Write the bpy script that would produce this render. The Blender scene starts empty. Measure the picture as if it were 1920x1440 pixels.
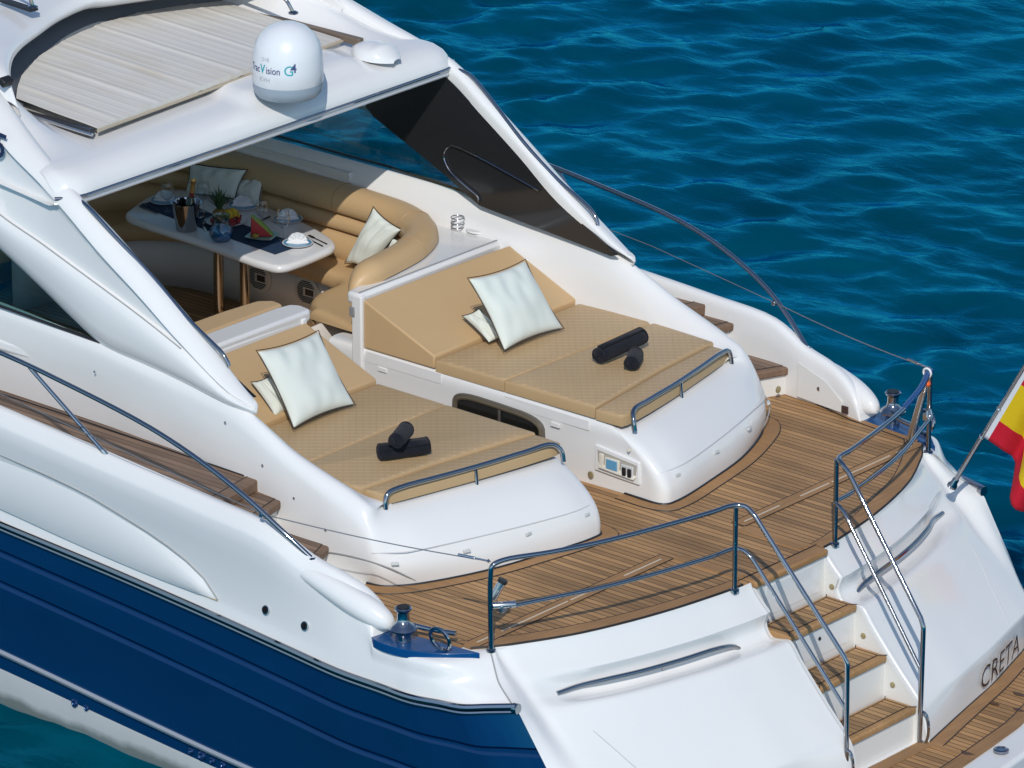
import bpy, bmesh, math, random
import numpy as np
from mathutils import Vector, Matrix, noise
random.seed(7)
scene = bpy.context.scene
COL = scene.collection

# ------------------------------------------------------------------ camera
CAM_C = Vector((21.524721367831102, -27.767606820125224, 14.310237237080287))
CAM_R = Vector((0.7596119610880947, 0.6503765590578258, 0.0))
CAM_U = Vector((-0.22729464604159888, 0.2654703606234309, 0.9369432381383123))
CAM_F = Vector((-0.6093659101349036, 0.7117132983572584, -0.3494815710547447))
FPX = 11354.070895847373          # focal length in pixels of a 1920 wide picture
cd = bpy.data.cameras.new('camera'); cam = bpy.data.objects.new('camera', cd); COL.objects.link(cam)
cd.sensor_width = 36.0; cd.lens = FPX / 1920 * 36.0; cd.clip_start = 0.5; cd.clip_end = 6000
m = Matrix.Identity(4)
for i in range(3):
    m[i][0] = CAM_R[i]; m[i][1] = CAM_U[i]; m[i][2] = -CAM_F[i]; m[i][3] = CAM_C[i]
cam.matrix_world = m
scene.camera = cam
# ------------------------------------------------------------------ sky, sun, exposure
SUN_DIR = Vector((0.753, -0.953, 1.0)).normalized()   # from the boat towards the sun
w = bpy.data.worlds.new('World'); scene.world = w; w.use_nodes = True
nt = w.node_tree; nt.nodes.clear()
sky = nt.nodes.new('ShaderNodeTexSky'); sky.sky_type = 'NISHITA'; sky.sun_disc = False
sky.sun_elevation = math.asin(SUN_DIR.z)
sky.sun_rotation = math.atan2(SUN_DIR.x, SUN_DIR.y)
sky.altitude = 0; sky.air_density = 1.0; sky.dust_density = 0.4; sky.ozone_density = 2.2
bg = nt.nodes.new('ShaderNodeBackground'); bg.inputs['Strength'].default_value = 0.13
wo = nt.nodes.new('ShaderNodeOutputWorld')
nt.links.new(sky.outputs[0], bg.inputs[0]); nt.links.new(bg.outputs[0], wo.inputs[0])
sd = bpy.data.lights.new('sun', 'SUN'); sun = bpy.data.objects.new('sun', sd); COL.objects.link(sun)
sd.energy = 2.95; sd.angle = math.radians(0.5); sd.color = (1.0, 0.955, 0.89)
sun.rotation_euler = SUN_DIR.to_track_quat('Z', 'Y').to_euler(); sun.location = (30, -40, 40)
vs = scene.view_settings; vs.view_transform = 'Standard'; vs.look = 'None'; vs.exposure = -0.13; vs.gamma = 1.0
vs.use_curve_mapping = False

# ------------------------------------------------------------------ helpers
def U(px, py, **k):
    """point of the scene seen at a pixel of the 1920x1440 photograph, on a plane x=, y= or z="""
    ray = CAM_F * FPX + CAM_R * (px - 960) - CAM_U * (py - 720)
    (a, v), = k.items(); i = 'xyz'.index(a)
    return CAM_C + ray * ((v - CAM_C[i]) / ray[i])
def at_dist(px, py, P, L, near=False):
    ray = (CAM_F * FPX + CAM_R * (px - 960) - CAM_U * (py - 720)).normalized()
    t0 = (P - CAM_C).dot(ray); q = CAM_C + ray * t0; d2 = L * L - (q - P).length_squared
    s = math.sqrt(max(d2, 0)); return q + ray * (-s if near else s)
def V(*a): return Vector(a)
def lerp(a, b, t): return a + (b - a) * t
def tab(x, pts):
    if x <= pts[0][0]: return pts[0][1]
    for (x0, y0), (x1, y1) in zip(pts, pts[1:]):
        if x <= x1: return y0 + (y1 - y0) * (x - x0) / (x1 - x0)
    return pts[-1][1]
def cr(P, n, closed=False):
    P = [Vector(p) for p in P]; N = len(P); out = []
    rng = range(N if closed else N - 1)
    for i in rng:
        p1, p2 = P[i], P[(i + 1) % N]
        p0 = P[i - 1] if (i > 0 or closed) else p1 * 2 - p2
        p3 = P[(i + 2) % N] if (i + 2 < N or closed) else p2 * 2 - p1
        # centripetal spacing keeps uneven points from overshooting
        d1 = max((p1 - p0).length, 1e-6) ** .5; d2 = max((p2 - p1).length, 1e-6) ** .5; d3 = max((p3 - p2).length, 1e-6) ** .5
        m1 = (p1 - p0) / d1 - (p2 - p0) / (d1 + d2) + (p2 - p1) / d2
        m2 = (p2 - p1) / d2 - (p3 - p1) / (d2 + d3) + (p3 - p2) / d3
        m1 *= d2; m2 *= d2
        for k in range(n):
            t = k / n; t2 = t * t; t3 = t2 * t
            out.append(p1 * (2 * t3 - 3 * t2 + 1) + m1 * (t3 - 2 * t2 + t) + p2 * (-2 * t3 + 3 * t2) + m2 * (t3 - t2))
    if not closed: out.append(P[-1].copy())
    return out
def fillet(P, r, n=6):
    P = [Vector(p) for p in P]; out = [P[0]]
    for a, b, c in zip(P, P[1:], P[2:]):
        u = (a - b); v = (c - b); q = min(r, u.length * .49, v.length * .49)
        s = b + u.normalized() * q; e = b + v.normalized() * q
        for k in range(n + 1):
            t = k / n; out.append(s * (1 - t) ** 2 + b * 2 * t * (1 - t) + e * t * t)
    out.append(P[-1]); return out
def refine(G, nu=1, nv=1, cu=False, cv=False):
    """smooth a grid of control points: G[i][j]; nu steps along i, nv along j"""
    if nv > 1: G = [cr(row, nv, cv) for row in G]
    if nu > 1:
        T = [cr([row[j] for row in G], nu, cu) for j in range(len(G[0]))]
        G = [[T[j][i] for j in range(len(T))] for i in range(len(T[0]))]
    return G

class MB:
    def __init__(s): s.v = []; s.f = []; s.uv = None
    def grid(s, G, cu=False, cv=False, flip=False):
        b = len(s.v); n = len(G); mm = len(G[0])
        for row in G: s.v += [Vector(p) for p in row]
        for i in range(n if cu else n - 1):
            for j in range(mm if cv else mm - 1):
                i2 = (i + 1) % n; j2 = (j + 1) % mm
                q = [b + i * mm + j, b + i2 * mm + j, b + i2 * mm + j2, b + i * mm + j2]
                s.f.append(q[::-1] if flip else q)
        return s
    def poly(s, P):
        b = len(s.v); s.v += [Vector(p) for p in P]; s.f.append(list(range(b, b + len(P)))); return s
    def prism(s, P, d):
        """polygon P extruded by vector d"""
        d = Vector(d); b = len(s.v); n = len(P)
        s.v += [Vector(p) for p in P] + [Vector(p) + d for p in P]
        s.f.append(list(range(b, b + n))[::-1]); s.f.append(list(range(b + n, b + 2 * n)))
        for i in range(n): s.f.append([b + i, b + (i + 1) % n, b + n + (i + 1) % n, b + n + i])
        return s
    def box(s, c, d, rot=None):
        c = Vector(c); h = Vector(d) / 2; R = rot or Matrix.Identity(3)
        P = [c + R @ Vector((sx * h.x, sy * h.y, -h.z)) for sx, sy in ((-1, -1), (1, -1), (1, 1), (-1, 1))]
        return s.prism(P, R @ Vector((0, 0, d[2])))
    def tube(s, P, r, n=10, caps=True, closed=False):
        P = [Vector(p) for p in P]; N = len(P); rr = r if isinstance(r, (list, tuple)) else [r] * N
        T = [((P[(i + 1) % N] if (closed or i < N - 1) else P[i]) - (P[i - 1] if (closed or i > 0) else P[i])).normalized() for i in range(N)]
        a = Vector((0, 0, 1)) if abs(T[0].z) < .9 else Vector((1, 0, 0))
        nrm = T[0].cross(a).normalized(); G = []
        for i in range(N):
            nrm = (nrm - T[i] * nrm.dot(T[i])).normalized(); bn = T[i].cross(nrm)
            G.append([P[i] + (nrm * math.cos(2 * math.pi * k / n) + bn * math.sin(2 * math.pi * k / n)) * rr[i] for k in range(n)])
        b = len(s.v); s.grid(G, cu=closed, cv=True)
        if caps and not closed:
            s.f.append([b + k for k in range(n)]); e = b + (N - 1) * n; s.f.append([e + k for k in range(n)][::-1])
        return s
    def lathe(s, prof, c, n=24, axis=None, top=True):
        c = Vector(c); q = Vector((0, 0, 1)).rotation_difference(Vector(axis).normalized()) if axis else None
        G = []
        for (r, z) in prof:
            row = []
            for k in range(n):
                p = Vector((r * math.cos(2 * math.pi * k / n), r * math.sin(2 * math.pi * k / n), z))
                if q: p = q @ p
                row.append(c + p)
            G.append(row)
        b = len(s.v); s.grid(G, cv=True)
        if prof[0][0] > 1e-5: s.f.append([b + k for k in range(n)][::-1])
        if top and prof[-1][0] > 1e-5: e = b + (len(prof) - 1) * n; s.f.append([e + k for k in range(n)])
        return s
    def add(s, o):
        b = len(s.v); s.v += o.v; s.f += [[i + b for i in f] for f in o.f]; return s
    def mirror(s):
        o = MB(); o.v = [Vector((p.x, -p.y, p.z)) for p in s.v]; o.f = [f[::-1] for f in s.f]; return o
ORG = {}
def obj(name, mb, mat, parent=None, at=None, smooth=40, bevel=0, subsurf=0, solid=0, uv=None, segs=2):
    me = bpy.data.meshes.new(name)
    vv = mb.v
    if at is not None: o0 = Vector(at)
    else:
        xs = [p.x for p in vv]; ys = [p.y for p in vv]; zs = [p.z for p in vv]
        o0 = Vector(((min(xs) + max(xs)) / 2, (min(ys) + max(ys)) / 2, min(zs)))
    me.from_pydata([p - o0 for p in vv], [], mb.f)
    bm = bmesh.new(); bm.from_mesh(me)
    bmesh.ops.remove_doubles(bm, verts=bm.verts, dist=1e-5)
    bmesh.ops.recalc_face_normals(bm, faces=bm.faces)
    bm.to_mesh(me); bm.free()
    if smooth:
        me.polygons.foreach_set('use_smooth', [True] * len(me.polygons))
        me.set_sharp_from_angle(angle=math.radians(smooth))
    o = bpy.data.objects.new(name, me); COL.objects.link(o)
    if isinstance(mat, (list, tuple)):
        for q in mat: me.materials.append(q)
    else: me.materials.append(mat)
    if solid:
        md = o.modifiers.new('t', 'SOLIDIFY'); md.thickness = solid; md.offset = 0
    if bevel:
        md = o.modifiers.new('b', 'BEVEL'); md.width = bevel; md.segments = segs; md.limit_method = 'ANGLE'; md.angle_limit = math.radians(35)
    if subsurf:
        md = o.modifiers.new('s', 'SUBSURF'); md.levels = subsurf; md.render_levels = subsurf
    ORG[o.name] = o0
    if parent is not None:
        o.parent = parent; o.location = o0 - ORG[parent.name]
    else: o.location = o0
    return o
def thing(name, label, cat, loc, group=None):
    o = bpy.data.objects.new(name, None); COL.objects.link(o); o.location = loc; o.empty_display_size = .1
    ORG[o.name] = Vector(loc); o['label'] = label; o['category'] = cat
    if group: o['group'] = group
    return o
def tag(o, label, cat, group=None):
    o['label'] = label; o['category'] = cat
    if group: o['group'] = group
    return o
def text2d(s, size, bold=0):
    cu = bpy.data.curves.new('t', 'FONT'); cu.body = s; cu.size = size; cu.offset = bold; cu.resolution_u = 3
    to = bpy.data.objects.new('t', cu); COL.objects.link(to)
    bpy.context.view_layer.update()
    dg = bpy.context.evaluated_depsgraph_get(); me = to.evaluated_get(dg).to_mesh()
    bm = bmesh.new(); bm.from_mesh(me)
    bmesh.ops.triangulate(bm, faces=bm.faces)
    for _ in range(2):
        ed = [e for e in bm.edges if e.calc_length() > size * .2]
        if ed: bmesh.ops.subdivide_edges(bm, edges=ed, cuts=1); bmesh.ops.triangulate(bm, faces=bm.faces)
    mb = MB(); mb.v = [v.co.copy() for v in bm.verts]; bm.verts.index_update(); mb.f = [[v.index for v in f.verts] for f in bm.faces]
    bm.free(); to.evaluated_get(dg).to_mesh_clear(); bpy.data.objects.remove(to); bpy.data.curves.remove(cu)
    return mb

# ------------------------------------------------------------------ materials
def mat(name, col, rough=.5, metal=0, coat=0, spec=.5, **k):
    mt = bpy.data.materials.new(name); mt.use_nodes = True
    b = mt.node_tree.nodes['Principled BSDF']
    b.inputs['Base Color'].default_value = (*col, 1); b.inputs['Roughness'].default_value = rough
    b.inputs['Metallic'].default_value = metal; b.inputs['Coat Weight'].default_value = coat
    b.inputs['Coat Roughness'].default_value = .05
    b.inputs['Specular IOR Level'].default_value = spec
    for kk, vv in k.items(): b.inputs[kk.replace('_', ' ')].default_value = vv
    return mt
def nodes(mt):
    t = mt.node_tree
    return t, t.nodes['Principled BSDF'], (lambda ty, **k: _nn(t, ty, **k)), (lambda a, b: t.links.new(a, b))
def _nn(t, ty, **k):
    n = t.nodes.new(ty)
    for kk, vv in k.items(): setattr(n, kk, vv)
    return n
def add_mottle(mt, scale=3.0, amt=.04, bump=0.0, bscale=40, pos=True, dist=.002):
    """slight uneven colour and surface so nothing is perfectly flat"""
    t, b, N, L = nodes(mt)
    g = N('ShaderNodeNewGeometry'); nz = N('ShaderNodeTexNoise'); nz.inputs['Scale'].default_value = scale; nz.inputs['Detail'].default_value = 5
    L(g.outputs['Position'], nz.inputs['Vector'])
    mr = N('ShaderNodeMapRange'); mr.inputs['To Min'].default_value = 1 - amt; mr.inputs['To Max'].default_value = 1 + amt
    L(nz.outputs['Fac'], mr.inputs['Value'])
    src = b.inputs['Base Color'].links[0].from_socket if b.inputs['Base Color'].links else None
    mx = N('ShaderNodeVectorMath', operation='SCALE')
    if src: L(src, mx.inputs[0])
    else: mx.inputs[0].default_value = b.inputs['Base Color'].default_value[:3]
    L(mr.outputs[0], mx.inputs['Scale']); L(mx.outputs[0], b.inputs['Base Color'])
    if bump:
        n2 = N('ShaderNodeTexNoise'); n2.inputs['Scale'].default_value = bscale; n2.inputs['Detail'].default_value = 4
        L(g.outputs['Position'], n2.inputs['Vector'])
        bp = N('ShaderNodeBump'); bp.inputs['Strength'].default_value = bump; bp.inputs['Distance'].default_value = dist
        L(n2.outputs['Fac'], bp.inputs['Height'])
        if b.inputs['Normal'].links: L(b.inputs['Normal'].links[0].from_socket, bp.inputs['Normal'])
        L(bp.outputs[0], b.inputs['Normal'])
    return mt
WHITE = add_mottle(mat('white_gelcoat', (.775, .77, .755), .18, coat=.4), 1.3, .025, .25, 2.2, dist=.004)
WHITE2 = add_mottle(mat('white_liner', (.74, .73, .70), .35), 2.0, .03)
BLUE = add_mottle(mat('blue_gelcoat', (.002, .03, .105), .12, coat=.9), 1.6, .12, .6, 2.4, dist=.006)
DECKBLUE = mat('blue_deck_plate', (.003, .06, .20), .25, coat=.5)
BOOT = add_mottle(mat('boot_top_paint', (.60, .60, .59), .5), 4, .06)
CHROME = mat('polished_stainless', (.37, .385, .41), .07, metal=1)
STEEL = mat('brushed_stainless', (.62, .62, .62), .25, metal=1)
BLACK = mat('black_rubber', (.012, .012, .014), .5)
GREY = mat('grey_plastic', (.25, .25, .25), .5)
SMOKED = add_mottle(mat('smoked_panel', (.018, .019, .021), .16, coat=.3), 3, .15)
DARKGLASS = mat('dark_tinted_glass', (.19, .22, .25), .25, coat=.5)
CREAM = mat('cream_plastic', (.72, .68, .58), .4)
SEAMGREY = mat('sealant_grey', (.33, .34, .34), .6)
BRONZE = mat('courtesy_light_brass', (.42, .36, .20), .35, metal=.5)

def teak(name, base, plank=.05, caulk=.0062, axis='y', ang=0.0):
    mt = mat(name, base, .55, spec=.3); t, b, N, L = nodes(mt)
    g = N('ShaderNodeNewGeometry'); mp = N('ShaderNodeMapping'); mp.inputs['Rotation'].default_value = (0, 0, ang)
    L(g.outputs['Position'], mp.inputs[0])
    sx = N('ShaderNodeSeparateXYZ'); L(mp.outputs[0], sx.inputs[0])
    dv = N('ShaderNodeMath', operation='DIVIDE'); L(sx.outputs['Y' if axis == 'y' else 'X'], dv.inputs[0]); dv.inputs[1].default_value = plank or 1
    fl = N('ShaderNodeMath', operation='FLOOR'); L(dv.outputs[0], fl.inputs[0])
    wn = N('ShaderNodeTexWhiteNoise', noise_dimensions='1D'); L(fl.outputs[0], wn.inputs['W'])
    # grain, stretched along the plank
    mg = N('ShaderNodeMapping'); mg.inputs['Scale'].default_value = (2.5, 60, 20) if axis == 'y' else (60, 2.5, 20)
    L(mp.outputs[0], mg.inputs[0]); gn = N('ShaderNodeTexNoise'); gn.inputs['Scale'].default_value = 1; gn.inputs['Detail'].default_value = 6; gn.inputs['Roughness'].default_value = .65
    L(mg.outputs[0], gn.inputs['Vector'])
    wz = N('ShaderNodeTexNoise'); wz.inputs['Scale'].default_value = 2.2; wz.inputs['Detail'].default_value = 5; L(g.outputs['Position'], wz.inputs['Vector'])
    a = N('ShaderNodeMapRange'); L(wn.outputs['Value'], a.inputs[0]); a.inputs['To Min'].default_value = .72 if plank else .97; a.inputs['To Max'].default_value = 1.20 if plank else 1.03
    c = N('ShaderNodeMapRange'); L(gn.outputs['Fac'], c.inputs[0]); c.inputs['From Min'].default_value = .25; c.inputs['From Max'].default_value = .75; c.inputs['To Min'].default_value = .76; c.inputs['To Max'].default_value = 1.22
    d = N('ShaderNodeMapRange'); L(wz.outputs['Fac'], d.inputs[0]); d.inputs['From Min'].default_value = .3; d.inputs['From Max'].default_value = .7; d.inputs['To Min'].default_value = .80; d.inputs['To Max'].default_value = 1.12
    m1 = N('ShaderNodeMath', operation='MULTIPLY'); L(a.outputs[0], m1.inputs[0]); L(c.outputs[0], m1.inputs[1])
    m2 = N('ShaderNodeMath', operation='MULTIPLY'); L(m1.outputs[0], m2.inputs[0]); L(d.outputs[0], m2.inputs[1])
    sc = N('ShaderNodeVectorMath', operation='SCALE'); sc.inputs[0].default_value = base; L(m2.outputs[0], sc.inputs['Scale'])
    out = sc.outputs[0]
    if plank:
        fr = N('ShaderNodeMath', operation='FRACT'); L(dv.outputs[0], fr.inputs[0])
        ls = N('ShaderNodeMath', operation='LESS_THAN'); L(fr.outputs[0], ls.inputs[0]); ls.inputs[1].default_value = caulk / plank
        mx = N('ShaderNodeMix', data_type='RGBA'); L(ls.outputs[0], mx.inputs['Factor']); L(out, mx.inputs['A']); mx.inputs['B'].default_value = (.035, .024, .018, 1)
        out = mx.outputs['Result']
    L(out, b.inputs['Base Color'])
    return mt
TEAKC = (.425, .238, .100)
TEAK = teak('teak_planks', TEAKC); TEAKM = teak('teak_margin', (.375, .205, .086), plank=0)
TEAKGREY = teak('weathered_teak_planks', (.215, .140, .095), plank=.055); TEAKGM = teak('weathered_teak_margin', (.205, .130, .085), plank=0)
TEAKT = teak('teak_tread_planks', (.40, .235, .105), plank=.05); TEAKTM = teak('teak_tread_margin', (.42, .24, .105), plank=0)
TEAKX = teak('teak_cross_margin', (.375, .205, .086), plank=0, axis='x')
TAN = add_mottle(mat('tan_vinyl', (.545, .372, .195), .42, spec=.35), 5, .035, .25, 260, dist=.001)
def quilt():
    mt = mat('tan_quilted_vinyl', (.47, .31, .145), .45, spec=.35); t, b, N, L = nodes(mt)
    g = N('ShaderNodeNewGeometry'); mp = N('ShaderNodeMapping'); mp.inputs['Rotation'].default_value = (0, 0, -math.radians(40.6)); L(g.outputs['Position'], mp.inputs[0])
    sx = N('ShaderNodeSeparateXYZ'); L(mp.outputs[0], sx.inputs[0])
    def M(op, a_, b_=None):
        n = N('ShaderNodeMath', operation=op)
        for i, q in enumerate((a_, b_)):
            if q is None: continue
            if isinstance(q, (int, float)): n.inputs[i].default_value = q
            else: L(q, n.inputs[i])
        return n.outputs[0]
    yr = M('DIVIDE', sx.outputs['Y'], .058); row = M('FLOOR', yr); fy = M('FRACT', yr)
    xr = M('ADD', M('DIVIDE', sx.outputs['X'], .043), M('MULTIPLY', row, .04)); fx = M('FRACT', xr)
    st_ = M('MULTIPLY', M('LESS_THAN', fy, .17), M('LESS_THAN', fx, .74))  # pale dashes: sunlit faces of the quilting grooves, painted into the colour
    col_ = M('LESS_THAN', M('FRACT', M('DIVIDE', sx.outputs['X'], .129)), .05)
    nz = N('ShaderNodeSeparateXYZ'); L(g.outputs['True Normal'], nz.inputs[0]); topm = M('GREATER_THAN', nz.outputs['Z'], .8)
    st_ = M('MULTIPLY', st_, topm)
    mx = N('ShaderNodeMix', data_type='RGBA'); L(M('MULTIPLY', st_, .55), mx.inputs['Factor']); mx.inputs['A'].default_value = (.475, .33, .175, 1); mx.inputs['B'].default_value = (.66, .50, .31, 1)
    mx2 = N('ShaderNodeMix', data_type='RGBA'); L(M('MULTIPLY', M('MULTIPLY', col_, topm), .12), mx2.inputs['Factor']); L(mx.outputs['Result'], mx2.inputs['A']); mx2.inputs['B'].default_value = (.30, .19, .09, 1)
    L(mx2.outputs['Result'], b.inputs['Base Color'])
    return add_mottle(mt, 4, .05)
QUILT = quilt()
PILLOW = add_mottle(mat('pale_canvas', (.68, .72, .66), .85, spec=.15, Sheen_Weight=.15), 6, .03, .5, 500, dist=.0006)
PIPING = mat('dark_piping', (.03, .022, .02), .7)
TOWEL = add_mottle(mat('charcoal_towelling', (.013, .014, .021), 1.0, spec=.05, Sheen_Weight=.1), 30, .25, .9, 420, dist=.004)
ROPE = mat('blue_rail_sleeve', (.004, .06, .22), .35)
WIREM = mat('wire', (.30, .31, .31), .35, metal=.7)
t, b, N, L = nodes(BOOT); g = N('ShaderNodeNewGeometry'); sx = N('ShaderNodeSeparateXYZ'); L(g.outputs['Position'], sx.inputs[0])
nz = N('ShaderNodeTexNoise'); nz.inputs['Scale'].default_value = 5; nz.inputs['Detail'].default_value = 6; L(g.outputs['Position'], nz.inputs['Vector'])
ad = N('ShaderNodeMath', operation='MULTIPLY_ADD'); L(nz.outputs['Fac'], ad.inputs[0]); ad.inputs[1].default_value = .09; L(sx.outputs['Z'], ad.inputs[2])
mr = N('ShaderNodeMapRange'); mr.inputs['From Min'].default_value = -1.43; mr.inputs['From Max'].default_value = -1.37; mr.inputs['To Min'].default_value = .75; mr.inputs['To Max'].default_value = 0; L(ad.outputs[0], mr.inputs[0])
mx = N('ShaderNodeMix', data_type='RGBA'); L(mr.outputs[0], mx.inputs['Factor']); L(b.inputs['Base Color'].links[0].from_socket, mx.inputs['A']); mx.inputs['B'].default_value = (.10, .13, .11, 1); L(mx.outputs['Result'], b.inputs['Base Color'])
# water ---------------------------------------------------------------
def water_mat():
    mt = mat('sea_water', (.0, .052, .085), .06); t, b, N, L = nodes(mt)
    g = N('ShaderNodeNewGeometry')
    n1 = N('ShaderNodeTexNoise'); n1.inputs['Scale'].default_value = .12; n1.inputs['Detail'].default_value = 3; L(g.outputs['Position'], n1.inputs['Vector'])
    rp = N('ShaderNodeValToRGB'); rp.color_ramp.elements[0].position = .35; rp.color_ramp.elements[0].color = (.0, .049, .090, 1)
    rp.color_ramp.elements[1].position = .65; rp.color_ramp.elements[1].color = (.0, .062, .090, 1); L(n1.outputs['Fac'], rp.inputs[0])
    mp = N('ShaderNodeMapping'); mp.inputs['Rotation'].default_value = (0, 0, -math.radians(40.6)); mp.inputs['Scale'].default_value = (.55, 1.0, 1); L(g.outputs['Position'], mp.inputs[0])
    n2 = N('ShaderNodeTexNoise'); n2.inputs['Scale'].default_value = 6.5; n2.inputs['Detail'].default_value = 6; n2.inputs['Roughness'].default_value = .55; n2.inputs['Distortion'].default_value = .8
    L(mp.outputs[0], n2.inputs['Vector'])
    bp = N('ShaderNodeBump'); bp.inputs['Strength'].default_value = .5; bp.inputs['Distance'].default_value = .025; L(n2.outputs['Fac'], bp.inputs['Height'])
    df = N('ShaderNodeBsdfDiffuse'); n3 = N('ShaderNodeTexNoise'); n3.inputs['Scale'].default_value = 1.1; n3.inputs['Detail'].default_value = 4; L(mp.outputs[0], n3.inputs['Vector'])
    m3 = N('ShaderNodeMapRange'); m3.inputs['From Min'].default_value = .3; m3.inputs['From Max'].default_value = .7; m3.inputs['To Min'].default_value = .68; m3.inputs['To Max'].default_value = 1.3; L(n3.outputs['Fac'], m3.inputs[0])
    s3 = N('ShaderNodeVectorMath', operation='SCALE'); L(rp.outputs[0], s3.inputs[0]); L(m3.outputs[0], s3.inputs['Scale']); L(s3.outputs[0], df.inputs[0]); L(bp.outputs[0], df.inputs['Normal'])
    gl = N('ShaderNodeBsdfGlossy'); gl.inputs['Color'].default_value = (.03, .62, .98, 1); gl.inputs['Roughness'].default_value = .045; L(bp.outputs[0], gl.inputs['Normal'])
    fr = N('ShaderNodeFresnel'); fr.inputs[0].default_value = 1.33; L(bp.outputs[0], fr.inputs['Normal'])
    ms = N('ShaderNodeMixShader'); L(fr.outputs[0], ms.inputs[0]); L(df.outputs[0], ms.inputs[1]); L(gl.outputs[0], ms.inputs[2]); L(ms.outputs[0], t.nodes['Material Output'].inputs[0])
    t.nodes.remove(b)
    return mt
WATER = water_mat()
WZ = -1.5
def axis(lo, hi, step, far):
    a = list(np.arange(lo, hi + 1e-6, step)); s = step; x = hi; out = []
    while x < far: s *= 1.35; x += s; out.append(x)
    s = step; x = lo; pre = []
    while x > -far: s *= 1.35; x -= s; pre.append(x)
    return np.array(pre[::-1] + a + out)
def build_water():
    X = axis(-24, 14, .08, 2500); Y = axis(-8, 36, .08, 2500)
    gx, gy = np.meshgrid(X, Y, indexing='ij'); z = np.zeros_like(gx)
    rng = np.random.default_rng(5); main = math.atan2(.76, -.65)
    for k in range(46):
        lam = .22 * (1.4 / .22) ** (k / 45); th = main + rng.normal(0, .70); ph = rng.uniform(0, 6.28)
        A = .0082 * lam ** 1.0
        p = 2 * math.pi / lam * (gx * math.cos(th) + gy * math.sin(th)) + ph
        z += A * (1 - 2 * np.abs(np.sin(p / 2)) ** 1.3 * 1.0 if k % 3 == 0 else np.sin(p))
    # modulate so that calm and ruffled patches alternate
    md = .75 + .35 * np.sin(gx * .31 + gy * .17 + 1) * np.sin(gy * .27 - gx * .12)
    fade = np.clip(1 - (np.maximum(np.maximum(-24 - gx, gx - 14), np.maximum(-8 - gy, gy - 36))) / 15, 0, 1)
    z = z * md * fade
    nx, ny = gx.shape
    co = np.stack([gx, gy, z], -1).reshape(-1, 3)
    idx = np.arange(nx * ny).reshape(nx, ny)
    F = np.stack([idx[:-1, :-1], idx[1:, :-1], idx[1:, 1:], idx[:-1, 1:]], -1).reshape(-1, 4)
    me = bpy.data.meshes.new('water')
    me.vertices.add(len(co)); me.vertices.foreach_set('co', co.ravel())
    me.loops.add(F.size); me.loops.foreach_set('vertex_index', F.ravel())
    me.polygons.add(len(F)); me.polygons.foreach_set('loop_start', np.arange(0, F.size, 4)); me.polygons.foreach_set('loop_total', np.full(len(F), 4))
    me.update(); me.validate(); me.polygons.foreach_set('use_smooth', [True] * len(me.polygons))
    o = bpy.data.objects.new('water', me); COL.objects.link(o); o.location = (0, 0, WZ); me.materials.append(WATER)
    o['kind'] = 'structure'; return o
build_water()

# ================================================================== THE YACHT
YB = V(-5, 0, WZ)
yacht = thing('motor_yacht', 'white and dark blue motor yacht with teak aft deck, moored on the open sea', 'yacht', YB)
def part(name, mb, mt, parent=yacht, **k): return obj(name, mb, mt, parent, **k)
def both(name, mb, mt, parent=yacht, **k):
    return part(name, mb, mt, parent, **k), part(name, mb.mirror(), mt, parent, **k)

# --- plan curves
ARC = [(0, 0), (.33, -.005), (.53, -.018), (.75, -.05), (1.0, -.092), (1.25, -.152), (1.5, -.225), (1.7, -.298), (1.88, -.385), (2.1, -.505), (2.28, -.64), (2.4, -.75)]
def arcx(y): return tab(abs(y), ARC)
RRH = [(-17, .05), (-15, 1.0), (-12, 1.85), (-9, 2.25), (-6, 2.38), (-4.6, 2.42), (-3.5, 2.46), (-2.6, 2.50), (-1.45, 2.56), (-.85, 2.57), (-.5, 2.50), (-.2, 2.35)]
RRZ = [(-17, .75), (-12, .35), (-9, .10), (-6, -.08), (-4.6, -.16), (-3.5, -.20), (-2.6, -.24), (-1.45, -.30), (-.85, -.30), (-.5, -.29), (-.2, -.25)]
G1 = [(-17, -.2), (-4.55, -.17), (-1.58, -.21), (0, -.22)]
G2 = [(-17, -.45), (-4.55, -.40), (-1.58, -.47), (0, -.5)]
STZ = [(-17, -.5), (-9, -.9), (-4.6, -1.10), (-2.4, -1.25), (0, -1.36)]
BTZ = [(-17, -.8), (-9, -1.12), (-4.6, -1.25), (-2.7, -1.36), (0, -1.46)]
WLH = [(-17, .02), (-15, .55), (-12, 1.35), (-9, 1.95), (-6, 2.18), (-4.6, 2.27), (-3.1, 2.33), (-1.5, 2.36), (-.2, 2.25)]
SHEAR = [(-1.2, 0), (-.85, .12), (-.5, .42), (-.2, .66)]
def hull_rows(x):
    h = tab(x, RRH); z0 = tab(x, RRZ); g1 = z0 + tab(x, G1); g2 = z0 + tab(x, G2); st = tab(x, STZ); bt = tab(x, BTZ); hw = tab(x, WLH)
    def H(z): return lerp(h - .015, hw, max(0, (z0 - z) / (z0 + 1.5)) ** 1.25)
    L = [(h, z0), (H(g1) + .012, g1), (H(g1) - .038, g1 - .012), (H(g1 - .05) + .012, g1 - .055), (H(g2) + .012, g2), (H(g2) - .038, g2 - .012),
         (H(g2 - .05) + .012, g2 - .055), (H(-.9), -.9 if st < -1 else (g2 + st) / 2), (H(st) + .002, st), (H(st) + .022, st - .012), (H(st) + .018, st - .03), (H(st) - .01, st - .045), (H(bt), bt), (hw, -1.5), (hw - .12, -1.75), (hw * .55, -2.2)]
    sh = tab(x, SHEAR)
    return [V(x + sh * (z0 - z), hh, z) for hh, z in L]
HX = [-17, -15, -12, -9, -6, -4.6, -3.5, -2.6, -1.9, -1.45, -1.1, -.85, -.65, -.5, -.35, -.2]
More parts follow.
